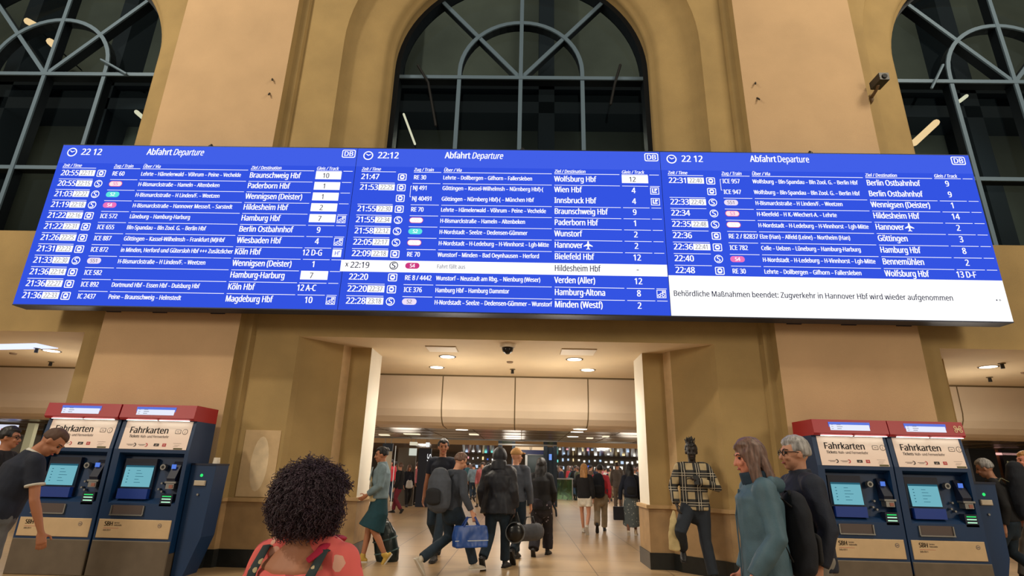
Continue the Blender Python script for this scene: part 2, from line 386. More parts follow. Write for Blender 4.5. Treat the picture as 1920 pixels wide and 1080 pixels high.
# dim space behind the windows
M_NIGHT = mat('night wall', (104, 108, 100), .8, noise_amt=.2, noise_scale=.6)
mb = MB(); mb.box((-20, 14.5, 3.7), (20, 14.7, 18)); struct(mb, 'wall_behind_windows', M_NIGHT)
mb = MB()
zb1, zb0 = P(900, 190, 13.6).z, P(900, 211, 13.6).z
mb.box((-20, 13.6, zb0), (20, 14.5, zb1)); mb.box((-20, 13.6, 12.2), (20, 14.5, 12.6))
for x in (-16, -12.9, -8.9, -4.4, P(1010, 200, 13.6).x, 4.6, 8.2, 12.6): mb.box((x, 13.6, 3.7), (x+.46, 14.5, 18))
struct(mb, 'trim_beams', mat('night steel', (20, 32, 46), .6))
# ------------------------------------------------------------------ WINDOWS
for x, z in ((-16, 9.6), (-12.6, 9.6), (-9.4, 9.6), (-2.4, 9.6), (1.6, 9.6), (8.8, 9.6), (12.4, 9.6), (16, 9.6)):
    l = bpy.data.lights.new('platform_fill', 'POINT'); l.energy = 16; l.color = (1, .88, .68); l.shadow_soft_size = .2  # unseen point fills added to brighten the wall behind the glass
    o = bpy.data.objects.new('platform_fill', l); COL.objects.link(o); o.location = (x, 12.6, z)
M_FLANGE = mat('grey window bar', (98, 120, 138), .5, metal=.2)
M_WEB = mat('dark window steel', (15, 24, 34), .5, metal=.3)
def barpath(mb, pts, w, y0, y1, mi=0, closed=False):
    n = len(pts); L = []; Rr = []
    for i in range(n):
        a = pts[max(i-1, 0)]; b = pts[min(i+1, n-1)]
        t = Vector((b[0]-a[0], b[1]-a[1])).normalized(); nn = Vector((-t.y, t.x))*w/2
        L.append((pts[i][0]+nn.x, pts[i][1]+nn.y)); Rr.append((pts[i][0]-nn.x, pts[i][1]-nn.y))
    for i in range(n-1):
        a, b, c, d = L[i], L[i+1], Rr[i+1], Rr[i]
        q = [a, b, c, d]; vs = [(x, y0, z) for x, z in q]+[(x, y1, z) for x, z in q]
        mb.add(vs, [(0,1,2,3), (7,6,5,4), (0,4,5,1), (2,6,7,3), (1,5,6,2), (3,7,4,0)], mi)
def window(i, cx):
    root = bpy.data.objects.new('window_%d' % i, None); COL.objects.link(root); root['kind'] = 'structure'; root.location = (cx, 10.05, ZS)
    def sh(p): return [(a, z-ZS) for a, z in p]
    outer = archpath(RW-.05)
    mb = MB(); barpath(mb, sh(outer)+[(-(RW-.05), 0.05)], .12, 0, .30); mb.build('frame', M_WEB, root)
    bars = {}
    ri = 1.36
    bars['transom'] = [[(-RW+.1, ZT), (RW-.1, ZT)]]
    bars['mullion'] = [[(0, ZS+.05), (0, ZC+RW-.1)]]
    inn = [(-ri, ZT)]+[(-ri*math.cos(math.pi*k/24), ZC+ri*math.sin(math.pi*k/24)) for k in range(25)]+[(ri, ZT)]
    bars['arched_bar'] = [inn]
    bars['side_mullion'] = [[(-ri, ZS+.05), (-ri, ZT)], [(ri, ZS+.05), (ri, ZT)]]
    bars['spoke'] = [[(0, ZT), (-1.88, ZT+2.17)], [(0, ZT), (1.88, ZT+2.17)]]
    bars['lower_rail'] = [[(-RW+.1, 7.35), (RW-.1, 7.35)]]
    for bi, (nm, ls) in enumerate(bars.items()):
        for li, p in enumerate(ls):
            q = .003*(2*bi+li); mb = MB(); barpath(mb, sh(p), .085, q, .036+q, 0); barpath(mb, sh(p), .05, .036+q, .262+q*.1, 1); mb.build(nm, [M_FLANGE, M_WEB], root)
    # glass, its own outline
    mb = MB(); o = sh(archpath(RW-.06)); n = len(o); mb.add([(a, .27, z) for a, z in o], [tuple(range(n-1, -1, -1))]); mb.build('glass', M_GLASS, root, fix=False)
    if i == 2: rods = [((784, 123), (803, 155), (817, 235)), ((1163, 122), (1152, 160), (1145, 195))]
    elif i == 1: rods = [((190, 112), (212, 124), (236, 138))]
    else: rods = [((1747, 165), (1757, 145), (1768, 122))]
    for rd in rods:
        mb = MB(); mb.tube([P(u, v, 10.0)-Vector((cx, 10.05, ZS)) for u, v in rd], .03, 6); mb.build('opener_rod', M_BLACK if i == 2 else M_FLANGE, root)
    return root
for i, cx in ((1, WX-BAYX), (2, WX), (3, WX+BAYX)): window(i, cx)
M_TUBE = emis('warm tube light', (255, 205, 150), 1.6); M_TUBEW = emis('white tube light', (255, 236, 200), 1.2)
for (u0, v0, u1, v1, r, m, lb) in ((52, 40, 70, 50, .10, M_TUBE, 'upper of two short lamps glowing behind the left window fanlight'), (94, 78, 105, 88, .10, M_TUBE, 'lower of two short lamps glowing behind the left window fanlight'),
        (256, 210, 272, 224, .06, M_TUBEW, 'short lamp behind lower right corner of the left window'), (757, 214, 778, 270, .03, M_TUBEW, 'long thin lit tube behind lower left pane of the middle window'),
        (1714, 268, 1755, 230, .09, M_TUBE, 'long lit tube lamp behind lower left pane of the right window'), (1799, 190, 1812, 180, .05, M_TUBEW, 'small lit lamp just below transom of the right window')):
    a, b = P(u0, v0, 13.3), P(u1, v1, 13.3); a0 = Vector(a); t = empty('tube_lamp', a0, 0, lb, 'lamp', 'tube lamps behind the windows')
    mb = MB(); mb.tube([a-a0, b-a0], r, 8); mb.build('tube', m, t, True); c = (b-a0)*.5
    mb = MB(); mb.tube([c, c+Vector((0, 1.14, 0))], .02, 6); mb.build('bracket', M_WEB, t)
# ------------------------------------------------------------------ DEPARTURE BOARD
BX0, BW, BH, BY, BZT = -8.32, 15.99, 2.98, 8.45, 6.855
PW = BW/3
def disp(name, rgb, k=1.0):            # lit display surface
    return emis(name, rgb, k)
E_BLUE = disp('display blue', (52, 84, 226), 1.0); E_BLUE2 = disp('display head blue', (66, 96, 232), 1.0)
E_WHITE = disp('display white', (255, 255, 255), 1.12); E_INK = disp('display ink', (26, 30, 60), 1.0); E_GREY = disp('display grey digits', (140, 142, 156), .9)
E_PINK = disp('pill pink', (240, 120, 190), 1.0); E_CYAN = disp('pill turquoise', (96, 232, 226), 1.0); E_PALE = disp('pill pale lilac', (240, 226, 250), 1.0); E_PALEP = disp('pill pale pink', (255, 226, 232), 1.05)
E_RED = disp('pill red rim', (246, 92, 120), 1.0); E_MAG = disp('pill magenta', (206, 58, 128), 1.0)
DM = [E_WHITE, E_INK, E_GREY, E_BLUE, E_PINK, E_CYAN, E_PALE, E_PALEP, E_RED, E_MAG, E_BLUE2]
M_CASE = mat('board casing', (44, 52, 74), .5, metal=.4)
board = empty('departure_board', (BX0+BW/2, BY, BZT-BH), 0, 'wide blue three panel departure board hanging across the pillars', 'departure board')
def child(mb, name, m, parent, org, smooth=False):      # parts are written in world coordinates and moved to their parent
    mb.v = [(x-org[0], y-org[1], z-org[2]) for x, y, z in mb.v]
    return mb.build(name, m, parent, smooth, fix=False)
BO = (BX0+BW/2, BY, BZT-BH)
mb = MB(); mb.box((BX0, BY+.004, BZT-BH), (BX0+BW, BY+.27, BZT)); mb.box((BX0, BY-.004, BZT-BH-.018), (BX0+BW, BY+.27, BZT-BH)); mb.box((BX0, BY-.004, BZT), (BX0+BW, BY+.27, BZT+.015))
child(mb, 'casing', M_CASE, board, BO)
for u, v in ((393, 270), (980, 275), (1522, 284)):
    mb = MB(); x = P(u, v, BY).x; mb.loft([((x, BY+.06, BZT+.01), .05, .05), ((x, BY+.06, BZT+.05), .045, .045), ((x, BY+.06, BZT+.075), .02, .02)], 12); child(mb, 'lifting_eye', M_BLACK, board, BO, True)
for x in (-7.0, -6.2, -5.2, 4.5, 5.4, 6.3):
    mb = MB(); mb.box((x-.06, BY+.26, 3.92), (x+.06, 8.945, 4.10)); mb.box((x-.12, 8.92, 3.90), (x+.12, 8.945, 4.2)); child(mb, 'bracket', M_CASE, board, BO)
def rect(mb, fn, a0, b0, a1, b1, mi, k=0): mb.add([fn(a0, b0, k), fn(a1, b0, k), fn(a1, b1, k), fn(a0, b1, k)], [(0, 1, 2, 3)], mi)
def rrect(mb, fn, a0, b0, a1, b1, r, mi, k=0, n=5):
    r = min(r, (a1-a0)/2, (b1-b0)/2); pts = []
    for cx, cy, s in ((a1-r, b1-r, 0), (a0+r, b1-r, 90), (a0+r, b0+r, 180), (a1-r, b0+r, 270)):
        for i in range(n+1): an = R(s+90*i/n); pts.append(fn(cx+r*math.cos(an), cy+r*math.sin(an), k))
    mb.add(pts, [tuple(range(len(pts)))], mi)
def circ(mb, fn, a, b, r, mi, k=0, n=20): mb.add([fn(a+r*math.cos(2*math.pi*i/n), b+r*math.sin(2*math.pi*i/n), k) for i in range(n)], [tuple(range(n))], mi)
def poly(mb, fn, pts, mi, k=0): mb.add([fn(a, b, k) for a, b in pts], [tuple(range(len(pts)))], mi)
def train_icon(mb, fn, a, b):
    rrect(mb, fn, a, b, a+.15, b+.135, .02, 0, 1); rrect(mb, fn, a+.014, b+.014, a+.136, b+.121, .012, 3, 2)
    rrect(mb, fn, a+.035, b+.025, a+.115, b+.112, .03, 0, 3); rrect(mb, fn, a+.054, b+.055, a+.096, b+.085, .008, 3, 4)
def s_icon(mb, fn, a, b, ink=3, paper=0):
    circ(mb, fn, a+.075, b+.068, .072, paper, 1); circ(mb, fn, a+.075, b+.068, .058, ink, 2)
    text(mb, 'S', lambda p, q: fn(p, q, 3), a+.075, b+.022, .092, paper, xs=.95, bold=1, al='C')
def bike_icon(mb, fn, a, b):
    rect(mb, fn, a, b, a+.15, b+.135, 0, 1); rect(mb, fn, a+.01, b+.01, a+.14, b+.125, 3, 2)
    for q in (.042, .105): circ(mb, fn, a+q, b+.04, .026, 0, 3); circ(mb, fn, a+q, b+.04, .015, 3, 4)
    poly(mb, fn, [(a+.04, b+.04), (a+.06, b+.085), (a+.07, b+.085), (a+.05, b+.04)], 0, 4); poly(mb, fn, [(a+.06, b+.07), (a+.10, b+.07), (a+.10, b+.08), (a+.06, b+.08)], 0, 4)
    rect(mb, fn, a+.085, b+.08, a+.13, b+.118, 0, 3); text(mb, 'R', lambda p, q: fn(p, q, 4), a+.107, b+.086, .027, 3, bold=1, al='C')
def seat_icon(mb, fn, a, b):
    rect(mb, fn, a, b, a+.15, b+.135, 0, 1); rect(mb, fn, a+.012, b+.012, a+.138, b+.123, 3, 2)
    poly(mb, fn, [(a+.03, b+.11), (a+.03, b+.03), (a+.11, b+.03), (a+.11, b+.05), (a+.05, b+.05), (a+.05, b+.11)], 0, 3)
    rect(mb, fn, a+.07, b+.06, a+.12, b+.11, 0, 3); poly(mb, fn, [(a+.085, b+.06), (a+.12, b+.095), (a+.12, b+.06)], 3, 4)
def h_icon(mb, fn, a, b):
    rect(mb, fn, a, b, a+.15, b+.135, 0, 1); text(mb, 'H', lambda p, q: fn(p, q, 2), a+.035, b+.03, .075, 3, xs=.9); text(mb, '*', lambda p, q: fn(p, q, 2), a+.10, b+.06, .05, 3)
def clock_icon(mb, fn, a, b):
    circ(mb, fn, a, b, .088, 0, 1, 28); circ(mb, fn, a, b, .068, 3, 2, 28)
    poly(mb, fn, [(a-.045, b+.028), (a-.03, b+.034), (a+.002, b+.012), (a+.045, b+.03), (a+.048, b+.016), (a, b-.008)], 0, 3)
def plane_icon(mb, fn, a, b):
    h = [(0, .085), (.012, .07), (.014, .035), (.075, -.005), (.075, -.02), (.014, -.004), (.011, -.045), (.032, -.06), (.032, -.07), (0, -.062)]
    poly(mb, fn, [(a+x, b+y) for x, y in h]+[(a-x, b+y) for x, y in h[::-1][1:-1]], 0, 1)
def pill(mb, fn, a, b, kind, s):
    body, rim, ink = {'pale': (7, 8, 4), 'white': (0, 8, 7), 'cyan': (5, 5, 0), 'pink': (4, 4, 0), 'lilac': (6, 6, 2), 'mag': (9, 9, 0)}[kind]
    rrect(mb, fn, a, b, a+.235, b+.105, .05, rim, 1); rrect(mb, fn, a+.008, b+.008, a+.227, b+.097, .045, body, 2)
    text(mb, s, lambda p, q: fn(p, q, 3), a+.118, b+.022, .062, ink, xs=.9, al='C', bold=1)
X = 'x'
P1 = [('20:55', '22:11', 'T', 'RE 60', 'Lehrte – Hämelerwald – Vöhrum – Peine – Vechelde', 1.78, 'Braunschweig Hbf', .90, '10', 1, ''),
 ('20:55', '22:15', 'S', ('pale', 'S5'), 'H-Bismarckstraße – Hameln – Altenbeken', 1.44, 'Paderborn Hbf', .74, '1', 1, ''),
 ('21:03', '22:22', 'S', ('cyan', 'S2'), 'H-Bismarckstraße – H Linden/F. – Weetzen', 1.48, 'Wennigsen (Deister)', .99, '1', 1, ''),
 ('21:19', '22:18', 'S', ('pink', 'S4'), 'H-Bismarckstraße – Hannover Messe/L – Sarstedt', 1.74, 'Hildesheim Hbf', .77, '2', 1, ''),
 ('21:22', '22:16', 'T', 'ICE 572', 'Lüneburg – Hamburg-Harburg', 1.05, 'Hamburg Hbf', .67, '7', 1, 'bike'),
 ('21:22', '22:31', 'T', 'ICE 655', 'Bln-Spandau – Bln Zool. G. – Berlin Hbf', 1.36, 'Berlin Ostbahnhof', .92, '9', 0, ''),
 ('21:26', '22:25', 'T', 'ICE 887', 'Göttingen – Kassel-Wilhelmsh – Frankfurt (M)Hbf', 1.72, 'Wiesbaden Hbf', .75, '4', 0, 'bike'),
 ('21:31', '22:23', 'T', 'ICE 872', 'in Minden, Herford und Gütersloh Hbf +++ Zusätzlicher', 1.90, 'Köln Hbf', .44, '12 D-G', 0, 'h'),
 ('21:33', '22:30', 'S', ('lilac', 'S51'), 'H-Bismarckstraße – H Linden/F. – Weetzen', 1.48, 'Wennigsen (Deister)', .99, '1', 0, ''),
 ('21:36', '22:14', 'T', 'ICE 582', '', 0, 'Hamburg-Harburg', .91, '7', 1, ''),
 ('21:36', '22:27', 'T', 'ICE 892', 'Dortmund Hbf – Essen Hbf – Duisburg Hbf', 1.46, 'Köln Hbf', .44, '12 A-C', 0, ''),
 ('21:36', '22:33', 'T', 'IC 2437', 'Peine – Braunschweig – Helmstedt', 1.20, 'Magdeburg Hbf', .77, '10', 0, 'bike')]
P2 = [('21:47', '', 'T', 'RE 30', 'Lehrte – Dollbergen – Gifhorn – Fallersleben', 1.55, 'Wolfsburg Hbf', .72, '12', 1, ''),
 ('21:53', '22:25', 'T', 'NJ 491', 'Göttingen – Kassel-Wilhelmsh – Nürnberg Hbf)-(', 1.74, 'Wien Hbf', .47, '4', 0, 'seat'),
 ('', '', 'T', 'NJ 40491', 'Göttingen – Nürnberg Hbf)-( – München Hbf', 1.58, 'Innsbruck Hbf', .71, '4', 0, 'seat'),
 ('21:55', '22:30', 'T', 'RE 70', 'Lehrte – Hämelerwald – Vöhrum – Peine – Vechelde', 1.79, 'Braunschweig Hbf', .90, '9', 0, ''),
 ('21:55', '22:34', 'S', ('white', 'S5'), 'H-Bismarckstraße – Hameln – Altenbeken', 1.44, 'Paderborn Hbf', .73, '1', 0, ''),
 ('21:58', '22:12', 'S', ('cyan', 'S2'), 'H-Nordstadt – Seelze – Dedensen-Gümmer', 1.48, 'Wunstorf', .46, '2', 0, ''),
 ('22:05', '22:17', 'S', ('white', 'S5'), 'H-Nordstadt – H-Ledeburg – H-Vinnhorst – Lgh-Mitte', 1.84, 'Hannover', .47, '2', 0, 'plane'),
 ('22:09', '22:18', 'T', 'RE 70', 'Wunstorf – Minden – Bad Oeynhausen – Herford', 1.68, 'Bielefeld Hbf', .65, '12', 0, ''),
 ('22:19', '', 'S', ('mag', 'S4'), 'Fahrt fällt aus', .47, 'Hildesheim Hbf', .75, '-', 0, ''),
 ('22:20', '', 'T', 'RE 8 / 4442', 'Wunstorf – Neustadt am Rbg. – Nienburg (Weser)', 1.70, 'Verden (Aller)', .66, '12', 0, ''),
 ('22:20', '22:37', 'T', 'ICE 376', 'Hamburg Hbf – Hamburg Dammtor', 1.20, 'Hamburg-Altona', .82, '8', 0, 'bike'),
 ('22:28', '23:18', 'S', ('lilac', 'S2'), 'H-Nordstadt – Seelze – Dedensen-Gümmer – Wunstorf', 1.89, 'Minden (Westf)', .77, '2', 0, '')]
P3 = [('22:31', '22:40', 'T', 'ICE 957', 'Wolfsburg – Bln-Spandau – Bln Zool. G. – Berlin Hbf', 1.78, 'Berlin Ostbahnhof', .90, '9', 0, ''),
 ('', '', 'T', 'ICE 947', 'Wolfsburg – Bln-Spandau – Bln Zool. G. – Berlin Hbf', 1.78, 'Berlin Ostbahnhof', .90, '9', 0, ''),
 ('22:33', '22:45', 'S', ('lilac', 'S51'), 'H-Bismarckstraße – H Linden/F. – Weetzen', 1.46, 'Wennigsen (Deister)', .98, '1', 0, ''),
 ('22:34', '', 'S', ('pale', 'S3'), 'H-Kleefeld – H K.-Wiechert-A. – Lehrte', 1.33, 'Hildesheim Hbf', .76, '14', 0, ''),
 ('22:35', '22:48', 'S', ('white', 'S5'), 'H-Nordstadt – H-Ledeburg – H-Vinnhorst – Lgh-Mitte', 1.82, 'Hannover', .47, '2', 0, 'plane'),
 ('22:36', '', 'T', 'RE 2 / 82837', 'Elze (Han) – Alfeld (Leine) – Northeim (Han)', 1.48, 'Göttingen', .49, '3', 0, ''),
 ('22:36', '22:41', 'T', 'ICE 782', 'Celle – Uelzen – Lüneburg – Hamburg-Harburg', 1.62, 'Hamburg Hbf', .65, '8', 0, ''),
 ('22:40', '', 'S', ('pink', 'S4'), 'H-Nordstadt – H-Ledeburg – H-Vinnhorst – Lgh-Mitte', 1.82, 'Bennemühlen', .67, '2', 0, ''),
 ('22:48', '', 'T', 'RE 30', 'Lehrte – Dollbergen – Gifhorn – Fallersleben', 1.56, 'Wolfsburg Hbf', .70, '13 D-F', 0, '')]
for pi, rows in enumerate((P1, P2, P3)):
    ox = BX0+pi*PW
    fn = lambda a, b, k=0: (ox+a, BY-.002-.0012*k, BZT-BH+b)          # b measured up from the lower edge
    ft = lambda a, b: fn(a, b, 3)
    mb = MB(); rect(mb, fn, .004, .0, PW-.004, BH-.36, 0); rect(mb, fn, .004, BH-.36, PW-.004, BH, 1)
    if pi == 2: rect(mb, fn, .004, .0, PW-.004, BH-2.30, 2, 1)
    o = child(mb, 'display_panel', [E_BLUE, E_BLUE2, E_WHITE], board, BO); panel = o
    mb = MB(); clock_icon(mb, fn, .20, BH-.142); T0 = BH-.195
    text(mb, '22:12' if pi == 1 else '22 12', ft, .37, T0, .125, 0, w=.375, bold=1)
    text(mb, 'Abfahrt', ft, 1.56, T0+.015, .125, 0, w=.45, bold=1); text(mb, 'Departure', ft, 2.03, T0+.015, .125, 0, w=.55, ital=.18 if pi < 2 else 0)
    a = 5.06 if pi < 2 else 5.01; rrect(mb, fn, a, T0+.005, a+.24, T0+.165, .03, 0, 1); rrect(mb, fn, a+.016, T0+.021, a+.224, T0+.149, .02, 10, 2)
    text(mb, 'DB', ft, a+.12, T0+.038, .095, 0, w=.17, bold=1, al='C')
    child(mb, 'header', DM, panel, BO)
    mb = MB(); hb = BH-.455
    for s, a0, a1 in (('Zeit / Time', .115, .72), ('Zug / Train', 1.035, 1.515), ('Über / Via', 1.555, 3.44), ('Ziel / Destination', 3.485, 4.61), ('Gleis / Track', 4.648, 5.095)):
        text(mb, s, ft, a0, hb+.012, .062, 0, xs=.78, bold=1, ital=.15); rect(mb, fn, a0, hb-.012, a1, hb-.002, 0, 1)
    rect(mb, fn, 5.125, hb-.012, 5.29, hb-.002, 0, 1); child(mb, 'column_heading', DM, panel, BO)
    for k, (t, dl, ic, tr, via, vw, dest, dw, trk, bx, sym) in enumerate(rows):
        mb = MB(); bl = BH-.612-.2058*k; white = pi == 1 and k == 8; ink = 1 if white else 0
        if white: rect(mb, fn, -.04, bl-.065, PW-.01, bl+.14, 0, 0.5)
        if t: text(mb, t, ft, .12, bl, .105, ink, w=.32, bold=0 if white else 1)
        if white: text(mb, '×' if False else 'x', ft, .035, bl+.02, .09, 1, xs=.8)
        if dl: rect(mb, fn, .445, bl-.005, .725, bl+.112, 0, 1); text(mb, dl, lambda a, b: fn(a, b, 2), .585, bl+.012, .085, 2, w=.22, al='C')
        (train_icon if ic == 'T' else s_icon)(mb, fn, .765, bl-.018, *(() if ic == 'T' else (1 if white else 3, 0)))
        if white: s_icon(mb, fn, .765, bl-.018, 0, 1)
        if isinstance(tr, tuple): pill(mb, fn, 1.03, bl+.0, *tr)
        else: text(mb, tr, ft, 1.04, bl+.008, .082, 0, xs=.74, bold=1)
        if via: text(mb, via, ft, 1.553, bl+.012, .075 if not white else .07, ink if not white else 2, w=vw, bold=0 if white else 1)
        text(mb, dest, ft, 3.483, bl, .105, ink, w=dw, bold=0 if white else 1)
        if bx: rect(mb, fn, 4.648, bl-.012, 5.10, bl+.14, 0, 1); text(mb, trk, ft, 4.83, bl+.012, .095, 1, xs=.8, al='C')
        elif len(trk) > 2: text(mb, trk, ft, 4.62, bl, .105, ink, xs=.72, bold=1)
        else: text(mb, trk, ft, 4.84, bl, .105, ink, xs=.8, bold=1, al='C')
        if sym == 'bike': bike_icon(mb, fn, 5.125, bl-.02)
        if sym == 'seat': seat_icon(mb, fn, 5.125, bl-.02)
        if sym == 'h': h_icon(mb, fn, 5.125, bl-.02)
        if sym == 'plane': plane_icon(mb, fn, 3.483+dw+.09, bl+.045)
        joined = (pi == 1 and k == 1) or (pi == 2 and k == 0)
        if joined: rect(mb, fn, 1.0, bl-.12, 1.008, bl+.085, 0, 1); rect(mb, fn, 1.0, bl+.077, 1.025, bl+.085, 0, 1); rect(mb, fn, 1.0, bl-.128, 1.025, bl-.12, 0, 1)
        elif k < len(rows)-1 and not white and not (pi == 1 and k == 7):
            for a0, a1 in ((.115, .72), (1.03, 1.515), (1.555, 3.44), (3.485, 4.61), (4.648, 5.095), (5.125, 5.29)): rect(mb, fn, a0, bl-.075, a1, bl-.066, 0, 1)
        child(mb, 'departure_row', DM, panel, BO)
    if pi == 2:
        mb = MB(); text(mb, 'Behördliche Maßnahmen beendet: Zugverkehr in Hannover Hbf wird wieder aufgenommen', ft, .06, BH-2.652, .092, 1, w=4.42)
        circ(mb, ft and fn, 5.155, BH-2.63, .012, 1, 3, 10); circ(mb, fn, 5.205, BH-2.63, .014, 1, 3, 10); circ(mb, fn, 5.205, BH-2.63, .007, 0, 4, 10); child(mb, 'notice_line', DM, panel, BO)
# ------------------------------------------------------------------ TICKET MACHINES
M_BLUE = mat('deep blue enamel', (2, 46, 88), .5, noise_amt=.08, noise_scale=3); M_NAVY = mat('navy recess', (8, 20, 48), .5)
M_RED = mat('red enamel', (166, 24, 40), .4); M_PLATE = mat('beige metal plate', (206, 178, 140), .45, metal=.2, noise_amt=.06); M_PLIN = mat('grey brown plinth', (104, 92, 78), .5, metal=.2, noise_amt=.1)
M_SIGN = mat('lit white sign', (236, 214, 200), .5, emit=(238, 206, 190), es=.10); M_INK = mat('black print', (24, 22, 26), .6); M_INKG = mat('grey print', (120, 108, 104), .6)
M_REDP = mat('red print', (190, 50, 60), .6); M_STRIP = emis('lamp strip', (236, 250, 236), 4.0)
E_SCR = disp('machine screen', (112, 176, 190), 1.0); E_SCRD = disp('screen text', (40, 92, 110), 1.0); E_HDR = disp('header display', (232, 236, 252), 1.0); E_HDRB = disp('header display bar', (96, 120, 220), 1.0)
E_GREEN = emis('green slot light', (50, 220, 110), 1.2); E_GREENW = emis('green white slot light', (190, 255, 210), 1.2)
MY, MD, MH = 8.2, .58, 2.29
def machine(x0, wd, label, faces_right, logo):
    x1 = x0+wd; org = (x0+wd/2, MY+MD/2, 0)
    root = empty('ticket_machine', org, 0, label, 'ticket machine', 'red topped ticket machines')
    def ch(mb, n, m, par=root, sm=False): return child(mb, n, m, par, org, sm)
    y = MY
    mb = MB(); prof = [(y, .30), (y, .93), (y+.06, .97), (y+.12, 1.0), (y+.16, 1.56), (y, 1.61), (y, 1.66), (y+.06, 2.08), (y+MD, 2.08), (y+MD, .30)]; flat = [(y, .30), (y, 1.66), (y+.06, 2.08), (y+MD, 2.08), (y+MD, .30)]
    mb.sideprism(flat, x0+.004, x0+.10); mb.sideprism(prof, x0+.10, x1-.06); mb.sideprism(flat, x1-.06, x1-.004); ch(mb, 'body', M_BLUE)
    mb = MB(); mb.sideprism([(y-.02, 2.07), (y-.05, 2.10), (y-.02, MH), (y+MD, MH), (y+MD, 2.07)], x0+.002, x1-.002); hd = ch(mb, 'header', M_RED)
    lean = lambda z: y-.05+(z-2.10)/(MH-2.10)*.03
    mb = MB(); a0, a1 = x0+.24, x0+.80; q = lambda a, b, k=0: (a, lean(b)-.004-.001*k, b)
    mb.box((a0-.012, lean(2.2)-.002, 2.135), (a1+.012, lean(2.2)+.03, 2.255)); mb.m = [1]*6
    rect(mb, q, a0, 2.14, a1, 2.25, 0, 1); rect(mb, q, a0, 2.238, a1, 2.25, 1, 2)
    for i in range(3): rect(mb, q, a0+.02, 2.215-.028*i, a0+.05, 2.221-.028*i, 2, 2); rect(mb, q, a0+.10, 2.214-.028*i, a0+.16+.02*(i % 2), 2.222-.028*i, 2, 2)
    ch(mb, 'header_display', [E_HDR, E_HDRB, E_GREY], hd)
    if logo:
        mb = MB(); q2 = lambda a, b, k=0: (a, lean(b)-.004-.001*k, b)
        for i, (u, v) in enumerate(((.93, 2.215), (1.0, 2.215), (.93, 2.165), (1.0, 2.165))): circ(mb, q2, x0+u+.01, v, .024, 0, 1, 10); circ(mb, q2, x0+u+.01, v, .012, 1, 2, 10)
        rect(mb, q2, x0+.955, 2.175, x0+.995, 2.205, 0, 1); ch(mb, 'header_emblem', [M_PLATE, M_RED], hd)
    # lit sign
    sz0, sz1 = 1.66, 2.06; sl = lambda z: y+.0+(z-1.66)/.42*.06-.006
    s0, s1 = x0+.07, x1-.05
    mb = MB(); mb.quad((s0, sl(sz0), sz0), (s1, sl(sz0), sz0), (s1, sl(sz1), sz1), (s0, sl(sz1), sz1)); mb.quad((s0, sl(sz0)+.008, sz0), (s1, sl(sz0)+.008, sz0), (s1, sl(sz1)+.008, sz1), (s0, sl(sz1)+.008, sz1))
    sg = ch(mb, 'sign_panel', M_SIGN)
    f = lambda a, b, k=0: (s0+a, sl(sz0+b)-.0015-.001*k, sz0+b); f1 = lambda a, b: f(a, b, 1); sw = s1-s0
    mb = MB(); text(mb, 'Fahrkarten', f1, .08, .225, .088, 0, w=.58, bold=1); text(mb, 'Tickets', f1, .10, .162, .038, 0, w=.15, bold=1); text(mb, 'Nah- und Fernverkehr', f1, .265, .162, .036, 1, w=.42)
    for a, r in ((.905, .04),): circ(mb, f, a, .255, r, 1, 1); circ(mb, f, a, .255, r-.008, 3, 2); text(mb, 'i', lambda p, q_: f(p, q_, 3), a, .232, .045, 1, al='C')
    rrect(mb, f, .76, .225, .845, .285, .01, 1, 1); rrect(mb, f, .768, .233, .837, .277, .008, 3, 2); rect(mb, f, .785, .25, .82, .258, 1, 3)
    for a, c_, s_ in ((.10, 0, 0), (.27, 2, 1)):
        rect(mb, f, a, .062, a+.11, .068, 1, 1); rect(mb, f, a+.02, .05, a+.09, .055, 1, 1)
        an = [(a+.115+.026*math.cos(R(t)), .06+.026*math.sin(R(t))) for t in range(-110, 111, 22)]; inn = [(a+.11+.018*math.cos(R(t)), .06+.018*math.sin(R(t))) for t in range(110, -111, -22)]
        poly(mb, f, an+inn, c_, 2)
    rect(mb, f, .50, .045, .575, .082, 0, 1); text(mb, 'gvh', lambda p, q_: f(p, q_, 2), .5375, .054, .018, 3, al='C'); rect(mb, f, .625, .042, .68, .085, 2, 1); text(mb, 'DB', lambda p, q_: f(p, q_, 2), .6525, .054, .02, 3, al='C')
    rect(mb, f, .78, .088, .90, .091, 1, 1); rect(mb, f, .80, .062, .88, .065, 1, 1); rect(mb, f, .79, .044, .86, .047, 1, 1); rect(mb, f, .80, .004, .93, .026, 4, 1)
    ch(mb, 'sign_print', [M_INK, M_INKG, M_REDP, M_SIGN, mat('olive label', (96, 92, 60), .7)], sg)
    for a in (.04, .52):
        mb = MB(); mb.box((s0+a, y-.035, 2.062), (s0+a+.44, y+.0, 2.070)); ch(mb, 'lamp_strip', M_STRIP, hd)
    # screen in its recess
    yy = lambda z: y+.10+(z-1.0)/.52*.04
    mb = MB(); mb.box((x0+.16, yy(1.2)-.03, 1.0), (x0+.62, yy(1.2)+.03, 1.53)); ch(mb, 'screen_bezel', M_NAVY)
    mb = MB(); q3 = lambda a, b, k=0: (a, yy(1.2)-.034-.03*(1.5-b)/.4-.001*k, b)
    rect(mb, q3, x0+.19, 1.145, x0+.60, 1.435, 0, 0); rect(mb, q3, x0+.19, 1.41, x0+.60, 1.435, 1, 1)
    for i in range(5): rect(mb, q3, x0+.24, 1.36-.04*i, x0+.26, 1.37-.04*i, 1, 1); rect(mb, q3, x0+.36, 1.362-.04*i, x0+.42+.03*(i % 3), 1.368-.04*i, 1, 1)
    ch(mb, 'screen', [E_SCR, E_SCRD])
    mb = MB(); mb.box((x0+.18, y+.02, .985), (x0+.61, y+.11, 1.12)); ch(mb, 'screen_apron', mat('bright blue enamel', (20, 58, 150), .4))
